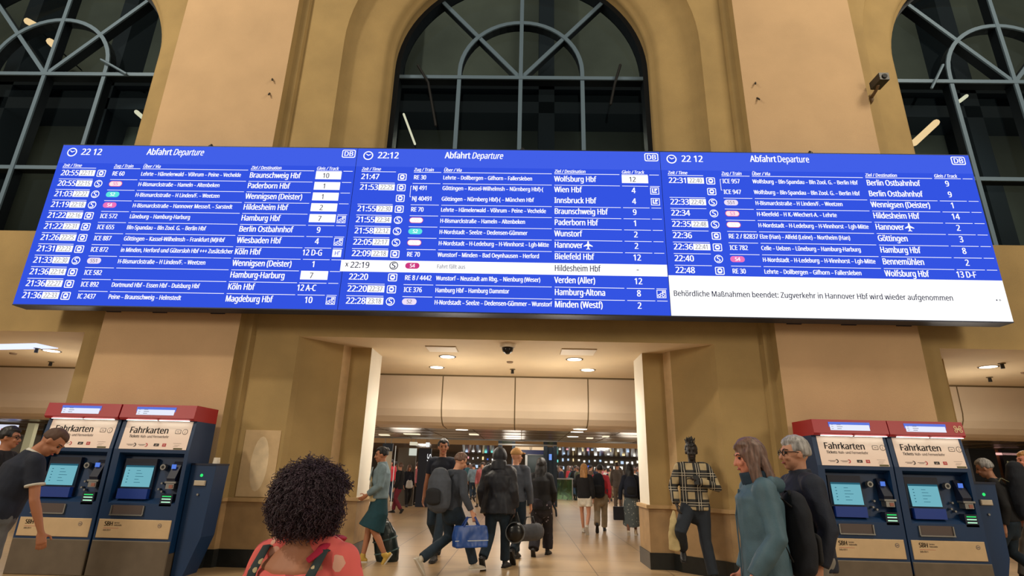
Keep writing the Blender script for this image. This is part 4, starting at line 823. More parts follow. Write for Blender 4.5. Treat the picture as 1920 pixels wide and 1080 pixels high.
def human(label, loc, heading, H, pose, skin, top, bottom, hair, shoe=(30, 28, 30), vox=.012, group=None, female=False, detail=True, heady=0, headp=0, lean=0, twist=0, name='person', cat='person', legs=True):
    s = H/1.75; sh = .165 if female else .19
    J = dict(pel=(0, 0, .95), lsh=(-sh, 0, 1.425), rsh=(sh, 0, 1.425), lelb=(-sh-.06, -.03, 1.13), relb=(sh+.06, -.03, 1.13), lwri=(-sh-.06, .06, .89), rwri=(sh+.06, .06, .89),
             lknee=(-.10, .02, .51), rknee=(.10, .02, .51), lank=(-.105, -.02, .09), rank=(.105, -.02, .09))
    J.update({k: v for k, v in pose.items() if k in J})
    J = {k: V3(v) for k, v in J.items()}; dz = pose.get('drop', 0)
    Mt = Matrix.Translation((0, 0, .98)) @ Matrix.Rotation(R(twist), 4, 'Z') @ Matrix.Rotation(R(-lean), 4, 'X') @ Matrix.Translation((0, 0, -.98))
    Dn = Matrix.Translation((0, 0, -dz))
    up = lambda p: Dn @ (Mt @ V3(p))
    lo = lambda p: Dn @ V3(p)
    for k in ('lsh', 'rsh', 'lelb', 'relb', 'lwri', 'rwri'): J[k] = up(J[k])
    nk = up((0, -.01, 1.47)); hM = Dn @ Mt @ Matrix.Translation((0, 0, 1.50)) @ Matrix.Rotation(R(heady), 4, 'Z') @ Matrix.Rotation(R(-headp), 4, 'X') @ Matrix.Translation((0, .02, .14))
    hd = lambda p: hM @ V3(p)
    hr3 = hM.to_3x3()
    hip = lambda sg: lo((.09*sg, 0, .93))
    root = empty(name, (loc[0], loc[1], 0), R(heading), label, cat, group)
    fat = pose.get('fat', 1.0)
    tor = [(up((0, 0, .90)), .145*fat, .105*fat), (up((0, 0, 1.00)), .148*fat, .11*fat), (up((0, 0, 1.10)), .132*fat, .10*fat), (up((0, 0, 1.25)), .155*fat, .112*fat), (up((0, -.005, 1.36)), .168*fat, .112*fat), (up((0, -.01, 1.43)), .115, .085), (up((0, -.01, 1.47)), .065, .062)]
    b = MB()
    b.loft(tor, 20, 1, 1); b.loft([(up((0, -.012, 1.43)), .06, .06), (up((0, .0, 1.50)), .052, .055), (hd((0, -.02, -.05)), .05, .055)], 14)
    b.ell(hd((0, -.012, .022)), (.074, .094, .097), 18, 12, M=hr3); b.ell(hd((0, .022, -.045)), (.056, .066, .072), 16, 10, M=hr3); b.ell(hd((0, .045, -.09)), (.03, .035, .028), 12, 8, M=hr3)
    if detail:
        b.loft([(hd((0, .080, .012)), .010, .010), (hd((0, .098, -.02)), .012, .013), (hd((0, .104, -.034)), .016, .012)], 10)
        for sg in (-1, 1): b.ell(hd((sg*.076, -.01, -.005)), (.012, .02, .032), 10, 8, M=hr3); b.ell(hd((sg*.035, .07, -.03)), (.024, .02, .02), 10, 8, M=hr3)
        b.ell(hd((0, .076, .028)), (.05, .016, .012), 12, 8, M=hr3)
    for sg, q in ((-1, 'l'), (1, 'r')):
        A, E, W_ = J[q+'sh'], J[q+'elb'], J[q+'wri']
        b.loft([(A, .052, .052), (A.lerp(E, .4), .046, .046), (E, .037, .037)], 12); b.loft([(E, .038, .038), (E.lerp(W_, .35), .038, .038), (W_, .025, .022)], 12)
        fw = (W_-E).normalized(); fw = V3(pose[q+'hand']).normalized() if q+'hand' in pose else fw
        lat = V3((0, 1, 0)) if abs(fw.y) < .8 else V3((0, 0, 1)); lat = (lat-fw*lat.dot(fw)).normalized(); pn = fw.cross(lat)*sg; pn = pn if pn.x*sg < 0 else -pn
        if q+'palm' in pose: pn = V3(pose[q+'palm']); pn = (pn-fw*pn.dot(fw)).normalized(); lat = pn.cross(fw)
        b.loft([(W_, .026, .022), (W_+fw*.03, .036, .017), (W_+fw*.085, .040, .015)], 12, hint=lat)
        curl = pose.get(q+'curl', .35)
        if detail:
            for i, (o_, L_) in enumerate(((.031, .068), (.011, .078), (-.010, .072), (-.030, .056))):
                k0 = W_+fw*.085+lat*o_; d1 = (fw+pn*curl+lat*o_*2).normalized(); d2 = (fw+pn*curl*2.4).normalized(); k1 = k0+d1*L_*.55; b.tube([k0-fw*.01, k1, k1+d2*L_*.5], .0085, 8)
            k0 = W_+fw*.03+lat*.032; k1 = k0+(fw*.5+lat*.7+pn*.3).normalized()*.04; b.tube([k0, k1, k1+(fw*.9+lat*.2+pn*.3).normalized()*.032], .010, 8)
        else: b.loft([(W_+fw*.08, .038, .014), (W_+fw*.13+pn*.02, .034, .013), (W_+fw*.16+pn*.04, .026, .011)], 10, hint=lat)
        J[q+'palmc'] = W_+fw*.07+pn*.03
        if legs:
            Hh, K, An = hip(sg), J[q+'knee'], J[q+'ank']
            b.loft([(Hh, .082, .085), (Hh.lerp(K, .5), .068, .07), (K, .05, .052)], 14); b.loft([(K, .05, .052), (K.lerp(An, .35)-V3((0, .012, 0)), .05, .053), (An, .034, .036)], 14)
    b.scale(s); body = soft(b, 'body', SK[skin], root, vox*(.75 if detail else 1), 3)
    if detail:
        for sg in (-1, 1):
            e = MB(); e.ell(hd((sg*.034, .074, .006)), (.014, .008, .009), 10, 8, M=hr3); e.scale(s); e.build('eye', EYE, root, True, fix=False)
            e = MB(); e.loft([(hd((sg*.016, .087, .026)), .004, .004), (hd((sg*.036, .083, .032)), .005, .004), (hd((sg*.054, .066, .026)), .003, .003)], 8); e.scale(s); e.build('eyebrow', mat('brow', (46, 34, 28), .8), root, True, fix=False)
        e = MB(); e.ell(hd((0, .086, -.066)), (.024, .010, .008), 12, 8, M=hr3); e.scale(s); e.build('mouth', LIPD if skin == 'deep' else LIP, root, True, fix=False)
    # --- top garment
    T = dict(t=.02, hem=.93, sleeve='long', amp=.006, name='shirt', flare=0, neck=.02); T.update(top)
    t = T['t']; g = MB(); hz = T['hem']
    prof = lambda z: np.interp(z, [.5, .90, 1.0, 1.10, 1.25, 1.36, 1.43], [.155, .148, .15, .136, .155, .158, .10])
    prod = lambda z: np.interp(z, [.5, .90, 1.0, 1.10, 1.25, 1.36, 1.43], [.12, .112, .112, .103, .113, .113, .088])
    zs = [hz]+[z for z in (.90, 1.0, 1.10, 1.25, 1.36) if z > hz+.04]
    secs = [(up((0, 0, z)), prof(z)*fat+t+T['flare']*max(0, 1.0-z), prod(z)*fat+t+T['flare']*max(0, 1.0-z)) for z in zs]+([(up((0, -.03, 1.405)), .128+t, .10+t*.6)] if T.get('wide') else [(up((0, -.01, 1.435)), .105+t*.7, .086+t*.6), (up((0, -.008, 1.475+T['neck'])), .062+t*.5, .062+t*.5)])
    g.loft(secs, 22, 0, 0)
    for sg, q in ((-1, 'l'), (1, 'r')):
        A, E, W_ = J[q+'sh'], J[q+'elb'], J[q+'wri']; A2 = up((sg*.06, -.005, 1.43)); st = t*.55; A = A-(A-up((0, 0, 1.40))).normalized()*.012
        fr = A2.lerp(A, .5)+V3((0, 0, .004)); arm = [(A2, .05+st*.5, .055+st), (fr, .052+st*.6, .058+st), (A, .054+st, .058+st)]
        if T['sleeve'] == 'long': g.loft(arm[:2], 14, 1, 1); g.loft([(A, .055+st, .057+st), (A.lerp(E, .5), .048+st, .05+st), (E, .042+st, .043+st), (E.lerp(W_, .5), .038+st, .038+st), (E.lerp(W_, .93), .031+st*.9, .031+st*.9)], 16, 1, 0); g.loft([(fr, .05+st*.6, .056+st), (A, .052+st, .056+st)], 14, 1, 1)
        elif T['sleeve'] == 'short': g.loft(arm[:2], 14, 1, 1); g.loft([(fr, .05+st*.6, .056+st), (A, .052+st, .056+st)], 14, 1, 1); g.loft([(A, .056+st, .058+st), (A.lerp(E, .35), .054+st, .056+st), (A.lerp(E, .62), .052+st*1.1, .052+st*1.1)], 16, 1, 0)
    if T.get('collar'): g.loft([(up((0, -.005, 1.47)), .075, .075), (up((0, .0, 1.53)), .078, .078)], 16, 0, 0)
    if T.get('hood'): g.loft([(up((-.09, -.07, 1.45)), .035, .04), (up((0, -.11, 1.44)), .05, .05), (up((.09, -.07, 1.45)), .035, .04)], 12)
    g.scale(s); gt = soft(g, T['name'], T['mat'], root, vox, 4, T['amp'], 9, len(label))
    if T.get('trim'):        # pale cuff and collar edging
        for q in 'lr':
            A, E = J[q+'sh'], J[q+'elb']; e = MB(); e.loft([(A.lerp(E, .59), .055+t*.6, .055+t*.6), (A.lerp(E, .64), .055+t*.6, .055+t*.6)], 18, 0, 0); e.scale(s); e.build('cuff_edge', T['trim'], root, True, fix=False)
        e = MB(); e.loft([(up((0, -.005, 1.465)), .082, .082), (up((0, .004, 1.505)), .074, .074)], 18, 0, 0); e.scale(s); e.build('collar', T['trim'], root, True, fix=False)
    # --- lower garment
    B = dict(kind='trousers', t=.014, amp=.006); B.update(bottom); t = B['t']; g = MB()
    if B['kind'] in ('trousers', 'shorts'):
        g.loft([(lo((0, 0, .80)), .11+t, .09+t), (lo((0, 0, .90)), .152*fat+t, .115*fat+t), (up((0, 0, .99)), .15*fat+t, .112*fat+t), (up((0, 0, 1.03)), .145*fat+t, .108*fat+t)], 20, 1, 0)
        for sg, q in ((-1, 'l'), (1, 'r')):
            Hh, K, An = hip(sg), J[q+'knee'], J[q+'ank']
            if B['kind'] == 'shorts': g.loft([(Hh, .088+t, .09+t), (Hh.lerp(K, .55), .083+t, .085+t)], 16, 1, 0)
            else: g.loft([(Hh, .085+t, .088+t), (Hh.lerp(K, .5), .074+t, .076+t), (K, .057+t, .06+t), (K.lerp(An, .4), .056+t, .058+t), (K.lerp(An, .97), .047+t*1.2, .05+t*1.2)], 16, 1, 0)
    else:
        z0 = B.get('len', .52); kc = (J['lknee']+J['rknee'])/2; g.loft([(V3((kc.x, kc.y, z0)), .19+t+B.get('flare', 0), .17+t+abs(J['lknee'].y-J['rknee'].y)*.35), (lo((0, 0, .75)), .18+t, .145+t), (lo((0, 0, .90)), .158+t, .12+t), (up((0, 0, 1.03)), .138+t, .104+t)], 24, 0, 0)
    g.scale(s); soft(g, B.get('name', B['kind'] if B['kind'] != 'trousers' else 'trousers'), B['mat'], root, vox, 3, B['amp'], 8, len(label)*3)
    # --- shoes
    for sg, q in ((-1, 'l'), (1, 'r')) if legs else ():
        An, K = J[q+'ank'], J[q+'knee']; f = V3(pose.get(q+'toe', (.12*sg, 1, 0))); f.normalize(); u = (V3((0, 0, 1))-f*f.z).normalized()
        e = MB(); m_ = mat('shoe %d %d %d' % shoe, shoe, .5); heel = An-u*.055-f*.05
        e.loft([(heel, .034, .032), (heel+f*.08+u*.008, .037, .042), (heel+f*.17-u*.004, .046, .03), (heel+f*.235-u*.012, .036, .02)], 14, 1, 1, hint=f.cross(u)); e.loft([(An+u*.02, .042, .046), (An-u*.04, .042, .046)], 12, 1, 1); e.scale(s)
        shoeo = soft(e, 'shoe', m_, root, .01 if detail else .016, 3)
        e = MB(); pts = [(-.07, -.032), (.0, -.036), (.1, -.044), (.17, -.046), (.215, -.03), (.225, 0), (.215, .03), (.17, .046), (.1, .044), (.0, .036), (-.07, .032)]; sd = f.cross(u)
        vs = [An-u*.09+f*(x-.005)+sd*y for x, y in pts]; n = len(vs); vs += [v+u*.02 for v in vs]; e.add(vs, [tuple(range(n-1, -1, -1)), tuple(range(n, 2*n))]+[(i, (i+1) % n, n+(i+1) % n, n+i) for i in range(n)]); e.scale(s); e.build('sole', mat('sole '+('white' if sum(shoe) > 400 else 'dark'), (210, 204, 196) if sum(shoe) > 400 else (34, 32, 32), .7), shoeo)
    # --- hair
    hk, hm = hair[0], hair[1]; g = MB()
    if hk in ('short', 'long', 'bun', 'dread', 'crop', 'pony'):
        th = {'short': .016, 'long': .022, 'bun': .014, 'dread': .012, 'crop': .007, 'pony': .014}[hk]
        def cap(d):
            if d.y > .30 and d.z < .38+.25*abs(d.x): return .80
            if d.z < -.45: return .80
            if d.z < -.05 and d.y > -.05: return .80
            return 1
        g.ell(hd((0, -.014, .026)), (.077+th, .097+th, .100+th), 28, 20, fn=cap, M=hr3)
        if hk == 'long':
            L_ = hair[2] if len(hair) > 2 else .26
            g.loft([(hd((0, -.06, .02)), .085, .05), (hd((0, -.085, -.08)), .098, .05), (hd((0, -.10, -.08-L_*.5)), .10, .045), (hd((0, -.085, -.08-L_)), .075, .03)], 18)
            for sg in (-1, 1): g.loft([(hd((sg*.07, .0, .04)), .03, .05), (hd((sg*.086, .005, -.08)), .026, .045), (hd((sg*.085, -.0, -.08-L_*.55)), .024, .04)], 12)
        if hk == 'bun': g.ell(hd((0, -.10, .07)), (.042, .042, .04), 12, 10)
        if hk == 'pony': g.ell(hd((0, -.115, .03)), (.035, .04, .035), 12, 8); g.loft([(hd((0, -.12, .03)), .03, .03), (hd((0, -.145, -.06)), .035, .03), (hd((0, -.13, -.18)), .02, .018)], 10)
        if hk == 'dread':
            rr = random.Random(5)
            for i in range(26):
                an = rr.uniform(0, 6.28); q = rr.uniform(0, .85); base = V3((.075*q*math.cos(an), -.015+.09*q*math.sin(an), .10+.02*(1-q))); d = V3((base.x*4.5, (base.y+.02)*4, .8)).normalized()
                g.tube([hd(base), hd(base+d*.05), hd(base+d*rr.uniform(.07, .10)+V3((rr.uniform(-.02, .02), 0, -.005)))], .0085, 6)
        g.scale(s); soft(g, 'hair', hm, root, .009 if detail else .018, 2, .006 if detail else 0, 22, 3)
    if hk == 'hood':
        def hoodf(d): return .90 if d.y > .55 and abs(d.x) < .7 else 1
        g.ell(hd((0, -.02, .02)), (.115, .135, .145), 26, 18, fn=hoodf, M=hr3); g.loft([(hd((0, -.05, -.06)), .12, .11), (up((0, -.03, 1.44)), .14, .12)], 18, 0, 0); g.scale(s); soft(g, 'hood', hm, root, vox, 4, .006, 9)
    if hk == 'cap':
        g.ell(hd((0, -.014, .035)), (.09, .11, .105), 24, 16, fn=lambda d: 1 if d.z > -.05 else .8, M=hr3); g.loft([(hd((0, .06, .06)), .07, .012), (hd((0, .16, .045)), .055, .008)], 14); g.scale(s); soft(g, 'cap', hm, root, .010, 3)
    if pose.get('glasses'):
        e = MB()
        for sg in (-1, 1):
            n = 14; pts = [hd((sg*.035+.024*math.cos(2*math.pi*i/n), .093-abs(.024*math.cos(2*math.pi*i/n)+0)*.1, .004+.019*math.sin(2*math.pi*i/n))) for i in range(n+1)]; e.tube(pts, .0035, 6); e.tube([hd((sg*.058, .09, .01)), hd((sg*.08, .03, .012)), hd((sg*.082, -.02, .004))], .0035, 6)
        e.tube([hd((-.012, .096, .006)), hd((.012, .096, .006))], .003, 6); e.scale(s); e.build('glasses', M_BLACK, root, True, fix=False)
    root_w = lambda p: Matrix.Translation((loc[0], loc[1], 0)) @ Matrix.Rotation(R(heading), 4, 'Z') @ (V3(p)*s)
    return dict(root=root, s=s, hd=hd, up=up, J=J, w=root_w, head=hM, loc=loc, heading=heading)
def put(uf, vf, uh, vh):             # place from foot and head-top pixels
    l = F(uf, vf); return (l.x, l.y), P(uh, vh, l.y).z
def near(uh, vh, y, H=None):
    p = P(uh, vh, y); return (p.x, y), p.z
# --- shared materials for clothes
def plaid_mat():
    m = bpy.data.materials.new('black and cream plaid'); m.use_nodes = True; nt = m.node_tree; b = nt.nodes['Principled BSDF']; b.inputs['Roughness'].default_value = .9
    tc = nt.nodes.new('ShaderNodeTexCoord'); sp = nt.nodes.new('ShaderNodeSeparateXYZ'); nt.links.new(tc.outputs['Object'], sp.inputs[0])
    def M_(op, a, b_=None):
        n = nt.nodes.new('ShaderNodeMath'); n.operation = op
        for i, v in enumerate((a, b_)):
            if v is None: continue
            if isinstance(v, (int, float)): n.inputs[i].default_value = v
            else: nt.links.new(v, n.inputs[i])
        return n.outputs[0]
    def band(src, per, ph):
        fr = M_('FRACT', M_('ADD', M_('MULTIPLY', src, 1/per), ph)); dark = M_('LESS_THAN', fr, .52)
        l1 = M_('MULTIPLY', M_('GREATER_THAN', fr, .10), M_('LESS_THAN', fr, .15)); l2 = M_('MULTIPLY', M_('GREATER_THAN', fr, .27), M_('LESS_THAN', fr, .32)); return dark, M_('MAXIMUM', l1, l2)
    dx, lx = band(sp.outputs[0], .21, .45); dzz, lz = band(sp.outputs[2], .21, .1)
    sm = M_('MULTIPLY', M_('ADD', dx, dzz), .5); r = nt.nodes.new('ShaderNodeValToRGB'); r.color_ramp.interpolation = 'CONSTANT'
    r.color_ramp.elements[0].color = (*lin((176, 158, 124)), 1); r.color_ramp.elements[1].position = .25; r.color_ramp.elements[1].color = (*lin((52, 52, 52)), 1)
    e = r.color_ramp.elements.new(.75); e.color = (*lin((16, 17, 20)), 1); nt.links.new(sm, r.inputs[0])
    mx = nt.nodes.new('ShaderNodeMix'); mx.data_type = 'RGBA'; nt.links.new(M_('MAXIMUM', lx, lz), mx.inputs[0]); nt.links.new(r.outputs[0], mx.inputs[6]); mx.inputs[7].default_value = (*lin((172, 164, 150)), 1)
    nt.links.new(mx.outputs[2], b.inputs['Base Color']); return m
def pattern_mat(name, base, spots, scale, thr, rough=.85, extra=None):
    m = bpy.data.materials.new(name); m.use_nodes = True; nt = m.node_tree; b = nt.nodes['Principled BSDF']; b.inputs['Roughness'].default_value = rough
    tc = nt.nodes.new('ShaderNodeTexCoord'); v = nt.nodes.new('ShaderNodeTexVoronoi'); v.inputs['Scale'].default_value = scale; nt.links.new(tc.outputs['Object'], v.inputs['Vector'])
    n = nt.nodes.new('ShaderNodeTexNoise'); n.inputs['Scale'].default_value = scale*2.2; nt.links.new(tc.outputs['Object'], n.inputs['Vector'])
    a = nt.nodes.new('ShaderNodeMath'); a.operation = 'MULTIPLY_ADD'; nt.links.new(n.outputs['Fac'], a.inputs[0]); a.inputs[1].default_value = .35; nt.links.new(v.outputs['Distance'], a.inputs[2])
    r = nt.nodes.new('ShaderNodeValToRGB'); r.color_ramp.interpolation = 'CONSTANT'; r.color_ramp.elements[0].color = (*lin(spots), 1); r.color_ramp.elements[1].position = thr; r.color_ramp.elements[1].color = (*lin(base), 1)
    nt.links.new(a.outputs[0], r.inputs[0]); out = r.outputs[0]
    if extra:
        n2 = nt.nodes.new('ShaderNodeTexNoise'); n2.inputs['Scale'].default_value = extra[1]; nt.links.new(tc.outputs['Object'], n2.inputs['Vector'])
        g = nt.nodes.new('ShaderNodeMath'); g.operation = 'GREATER_THAN'; g.inputs[1].default_value = extra[2]; nt.links.new(n2.outputs['Fac'], g.inputs[0])
        mx = nt.nodes.new('ShaderNodeMix'); mx.data_type = 'RGBA'; nt.links.new(g.outputs[0], mx.inputs[0]); nt.links.new(out, mx.inputs[6]); mx.inputs[7].default_value = (*lin(extra[0]), 1); out = mx.outputs[2]
    nt.links.new(out, b.inputs['Base Color']); return m
HAIR = {k: mat('hair '+k, c, .5, noise_amt=.55, noise_scale=9, stretch=(7, 7, .8)) for k, c in dict(black=(20, 18, 22), dark=(42, 32, 30), brown=(112, 86, 76), blonde=(176, 128, 74), grey=(160, 158, 158), purple=(62, 44, 58)).items()}
DENIM = cloth('denim blue', (112, 132, 142), amt=.25, sc=9); NAVY = cloth('navy', (22, 30, 48)); BLACKC = cloth('black', (20, 21, 26)); JEANS = cloth('dark jeans', (26, 44, 60), amt=.2); GREYJ = cloth('grey jeans', (96, 98, 100), amt=.25, sc=10)
TEALS = cloth('teal skirt', (18, 62, 74)); CREAM = cloth('cream', (206, 190, 150)); TEALJ = cloth('teal rain jacket', (74, 104, 120), .6, amt=.15, sc=8); NAVYJ = cloth('navy softshell', (16, 27, 48), .7)
STONE = cloth('stone grey trousers', (132, 128, 122)); CHAR = cloth('charcoal hoodie', (60, 66, 78)); PUFF = cloth('black puffer', (15, 20, 34), .55); BEIGE = cloth('beige trousers', (158, 142, 118)); RED = cloth('red shirt', (206, 62, 76)); WHITE = cloth('white shorts', (226, 222, 210)); MAROON = cloth('maroon trousers', (116, 34, 50)); GREYC = cloth('mid grey', (96, 92, 92)); TANC = cloth('tan cap', (196, 150, 96))
FLORAL = pattern_mat('coral floral blouse', (236, 108, 104), (232, 176, 156), 9, .42, extra=((176, 70, 74), 11, .575)); STARS = pattern_mat('dark star print', (36, 34, 44), (150, 144, 160), 9, .30); LEAFY = pattern_mat('grey leaf print', (84, 94, 98), (150, 156, 150), 14, .42)

# bags: built around their own origin, then placed
def backpack(label, loc, rz, w_, d_, h_, m, m2, tilt=0, group=None):
    root = empty('backpack', loc, rz, label, 'backpack', group); root.rotation_euler = (tilt, 0, rz)
    g = MB(); g.loft([(V3((0, 0, .02)), w_*.48, d_*.45), (V3((0, 0, h_*.35)), w_*.5, d_*.5), (V3((0, 0, h_*.75)), w_*.47, d_*.46), (V3((0, 0, h_*.93)), w_*.36, d_*.36)], 20); soft(g, 'bag_body', m, root, .012, 5, .006, 10)
    g = MB(); g.loft([(V3((0, -d_*.46, h_*.12)), w_*.34, d_*.18), (V3((0, -d_*.48, h_*.42)), w_*.33, d_*.18)], 16); soft(g, 'front_pocket', m2, root, .012, 4)
    zs_ = min(h_*.86, .42)
    for sg in (-1, 1):
        g = MB(); g.loft([(V3((sg*w_*.3, d_*.3, zs_)), .022, .008), (V3((sg*w_*.33, d_*.6, zs_+.05)), .022, .008), (V3((sg*w_*.38, d_*.95, zs_-.12)), .022, .008), (V3((sg*w_*.42, d_*.5, h_*.12)), .016, .006)], 10); g.build('strap', m2, root, True)
    g = MB(); g.tube([(-.05, d_*.2, h_*.98), (-.04, d_*.2, h_*1.07), (.04, d_*.2, h_*1.07), (.05, d_*.2, h_*.98)], .01, 8); g.build('carry_loop', m2, root, True)
    return root
# 1 woman in the foreground with curly hair
(lx, ly), hz = near(582, 842, 2.3)
fw = human('person with big curly dark hair in coral floral top, nearest the camera', (lx+.035, ly), -18, 1.47, dict(lsh=(-.215, 0, 1.385), rsh=(.215, 0, 1.385), lelb=(-.32, 0, 1.11), relb=(.32, 0, 1.11), lwri=(-.26, .1, .9), rwri=(.26, .1, .9), fat=1.25), 'tan',
           dict(mat=FLORAL, name='blouse', t=.028, sleeve='short', hem=.80, wide=1, amp=.006), dict(mat=BLACKC), ('none', None), female=False, vox=.009, heady=-14)
def curls(root, hd, s):
    rr = random.Random(11); g = MB()
    shape = lambda d: (1+.06*noise.noise(d*2.2+V3((4, 1, 7)))+.05*noise.noise(d*6))
    c = V3((0.0, -.035, -.015)); rad = V3((.178, .165, .176))
    core = MB(); core.ell(hd(c), tuple(rad*.93), 40, 28, fn=lambda d: shape(d)*(1 if not (d.y > .45 and d.z < .35) else .62), M=None)
    core.scale(s); soft(core, 'hair', HAIR['purple'], root, .010, 1, .010, 26)
    for i in range(5200):
        d = V3((rr.gauss(0, 1), rr.gauss(0, 1), rr.gauss(0, 1))).normalized()
        if d.y > .42 and d.z < .4: continue
        if d.z < -.8: continue
        p = V3((d.x*rad.x, d.y*rad.y, d.z*rad.z))*shape(d)*rr.uniform(.88, .99); t = d.cross(V3((rr.random()-.5, rr.random()-.5, rr.random()-.5))).normalized(); u = d.cross(t)
        turns = rr.uniform(1.2, 2.4); L_ = rr.uniform(.02, .05); rc = rr.uniform(.005, .010); n = 9; pts = []
        dirn = (d*rr.uniform(.3, 1)+V3((0, 0, -.5))).normalized()
        for k in range(n):
            a = 2*math.pi*turns*k/(n-1); pts.append(p+dirn*L_*k/(n-1)+t*rc*math.cos(a)+u*rc*math.sin(a))
        g.loft([(hd(c+q), .0016, .0016) for q in pts], 3, 0, 0)
    g.scale(s); o = g.build('curls', HAIR['purple'], root, True, fix=False); o['kind'] = 'stuff'; return o
curls(fw['root'], fw['hd'], fw['s'])
g = MB(); up_ = fw['up']
for sg in (-1, 1):
    g = MB(); g.loft([(up_((sg*.16-.03*(sg > 0), -.165, 1.24)), .022, .006), (up_((sg*.15, -.15, 1.34)), .024, .006), (up_((sg*.155, -.08, 1.432)), .022, .006), (up_((sg*.15, .06, 1.43)), .018, .006)], 10); g.scale(fw['s']); g.build('printed_band', pattern_mat('dark print band', (44, 58, 62), (196, 178, 140), 22, .42), fw['root'], True)
g = MB(); g.loft([(up_((.105, -.115, 1.395)), .018, .005), (up_((.135, -.085, 1.43)), .024, .006), (up_((.135, -.01, 1.475)), .030, .008), (up_((.12, .08, 1.47)), .032, .010), (up_((.04, .14, 1.42)), .03, .010)], 10); g.scale(fw['s']); g.build('neckline_trim', cloth('crimson neckline', (176, 26, 62)), fw['root'], True)
# 2, 3 men at the left machines
(lx, ly), hz = near(118, 812, 5.5)
pm = human('person in navy polo shirt with white trim and grey jeans, at the left ticket machine', (lx-.24, ly-.22), -42, 1.84, dict(rsh=(.21, .02, 1.42), relb=(.27, .16, 1.14), rwri=(.25, .34, .92), rhand=(0, .25, -1), rcurl=.5, lwri=(-.30, .0, .92), fat=1.22), 'tan',
           dict(mat=NAVY, name='polo_shirt', t=.028, sleeve='short', hem=.93, trim=cloth('white trim', (214, 210, 200))), dict(mat=GREYJ, t=.022, amp=.012), ('crop', mat('hair buzz', (84, 60, 48), .7)), shoe=(40, 36, 34), vox=.011, lean=17, headp=26, heady=-26)
(lx, ly), hz = near(24, 803, 7.0)
human('person in dark jacket and glasses at the left edge, partly hidden by polo shirt', (lx-.02, ly), -72, hz, dict(glasses=1), 'tan', dict(mat=BLACKC, name='jacket', t=.03), dict(mat=JEANS), ('short', HAIR['black']), vox=.013)
# 4 woman in denim jacket with a travel bag
l4, H4 = put(700, 1056, 690, 838)
dw = human('person in pale denim jacket, teal skirt and yellow sandals walking left', l4, 106, H4, dict(WALK_R, rknee=(.10, .12, .52), rank=(.09, .17, .09), lank=(-.1, -.16, .13), drop=.01, lelb=(-.2, .02, 1.16), lwri=(-.14, .20, 1.02), relb=(.24, -.06, 1.13), rwri=(.24, .0, .88)), 'tan',
           dict(mat=DENIM, name='denim_jacket', t=.038, hem=.96, collar=1), dict(kind='skirt', mat=TEALS, len=.50, t=.02), ('bun', HAIR['black']), shoe=(196, 160, 70), female=True, heady=0, headp=6)
g = MB(); u4 = dw['up']; g.loft([(u4((0, .02, .92)), .16, .135), (u4((0, .03, 1.1)), .15, .135), (u4((0, .035, 1.3)), .13, .13)], 18, 0, 0); g.scale(dw['s']); soft(g, 'blouse', CREAM, dw['root'], .012, 3, .005)
for sg in (-1, 1):
    g = MB(); g.loft([(u4((sg*.045, .150, 1.43)), .035, .008), (u4((sg*.085, .170, 1.33)), .040, .008), (u4((sg*.075, .178, 1.24)), .012, .006)], 10); g.scale(dw['s']); g.build('lapel', cloth('denim lapel', (140, 158, 164)), dw['root'], True)
    g = MB(); g.loft([(u4((sg*.10, .158, 1.22)), .035, .006), (u4((sg*.10, .158, 1.14)), .032, .006)], 4, 0, 0); g.scale(dw['s']); g.build('pocket', cloth('denim lapel', (140, 158, 164)), dw['root'], False)
g = MB(); n = 20; g.tube([V3(u4((.075*math.sin(2*math.pi*i/n), .165+.0*i, 1.24+.07*math.cos(2*math.pi*i/n)))) for i in range(n+1)], .005, 6); g.scale(dw['s']); g.build('necklace', mat('pale necklace', (226, 216, 190), .4), dw['root'], True)
def travel_bag(label, loc, rz, w_, d_, h_, m, tilt):
    root = empty('travel_bag', loc, rz, label, 'bag'); root.rotation_euler = (0, tilt, rz)
    g = MB(); g.loft([(V3((0, 0, .03)), w_*.46, d_*.45), (V3((0, 0, h_*.2)), w_*.5, d_*.5), (V3((0, 0, h_*.75)), w_*.48, d_*.5), (V3((0, 0, h_*.97)), w_*.36, d_*.38)], 20); soft(g, 'bag_body', m, root, .012, 4, .006, 9)
    for z in (.28, .62):
        g = MB(); n = 24; g.tube([(w_*.5*math.cos(2*math.pi*i/n), d_*.52*math.sin(2*math.pi*i/n), h_*z) for i in range(n+1)], .012, 6); g.build('piping', mat('bag piping', (70, 96, 100), .4), root, True)
    g = MB(); g.tube([(-.10, 0, h_*.97), (-.09, 0, h_*1.18), (.09, 0, h_*1.18), (.10, 0, h_*.97)], .014, 8); g.build('handle', M_BLACK, root, True)
    for sg in (-1, 1):
        g = MB(); g.loft([((sg*w_*.3-.012, 0, .035), .035, .035), ((sg*w_*.3+.012, 0, .035), .035, .035)], 14, 0, 0, hint=(0, 1, 0)); g.build('wheel', M_BLACK, root, True)
    return root
pb = F(728, 1052); travel_bag('glossy black green trolley bag pulled behind the denim jacket walker', pb, R(15), .40, .30, .56, mat('black green vinyl', (16, 34, 36), .3, noise_amt=.2), R(-14))
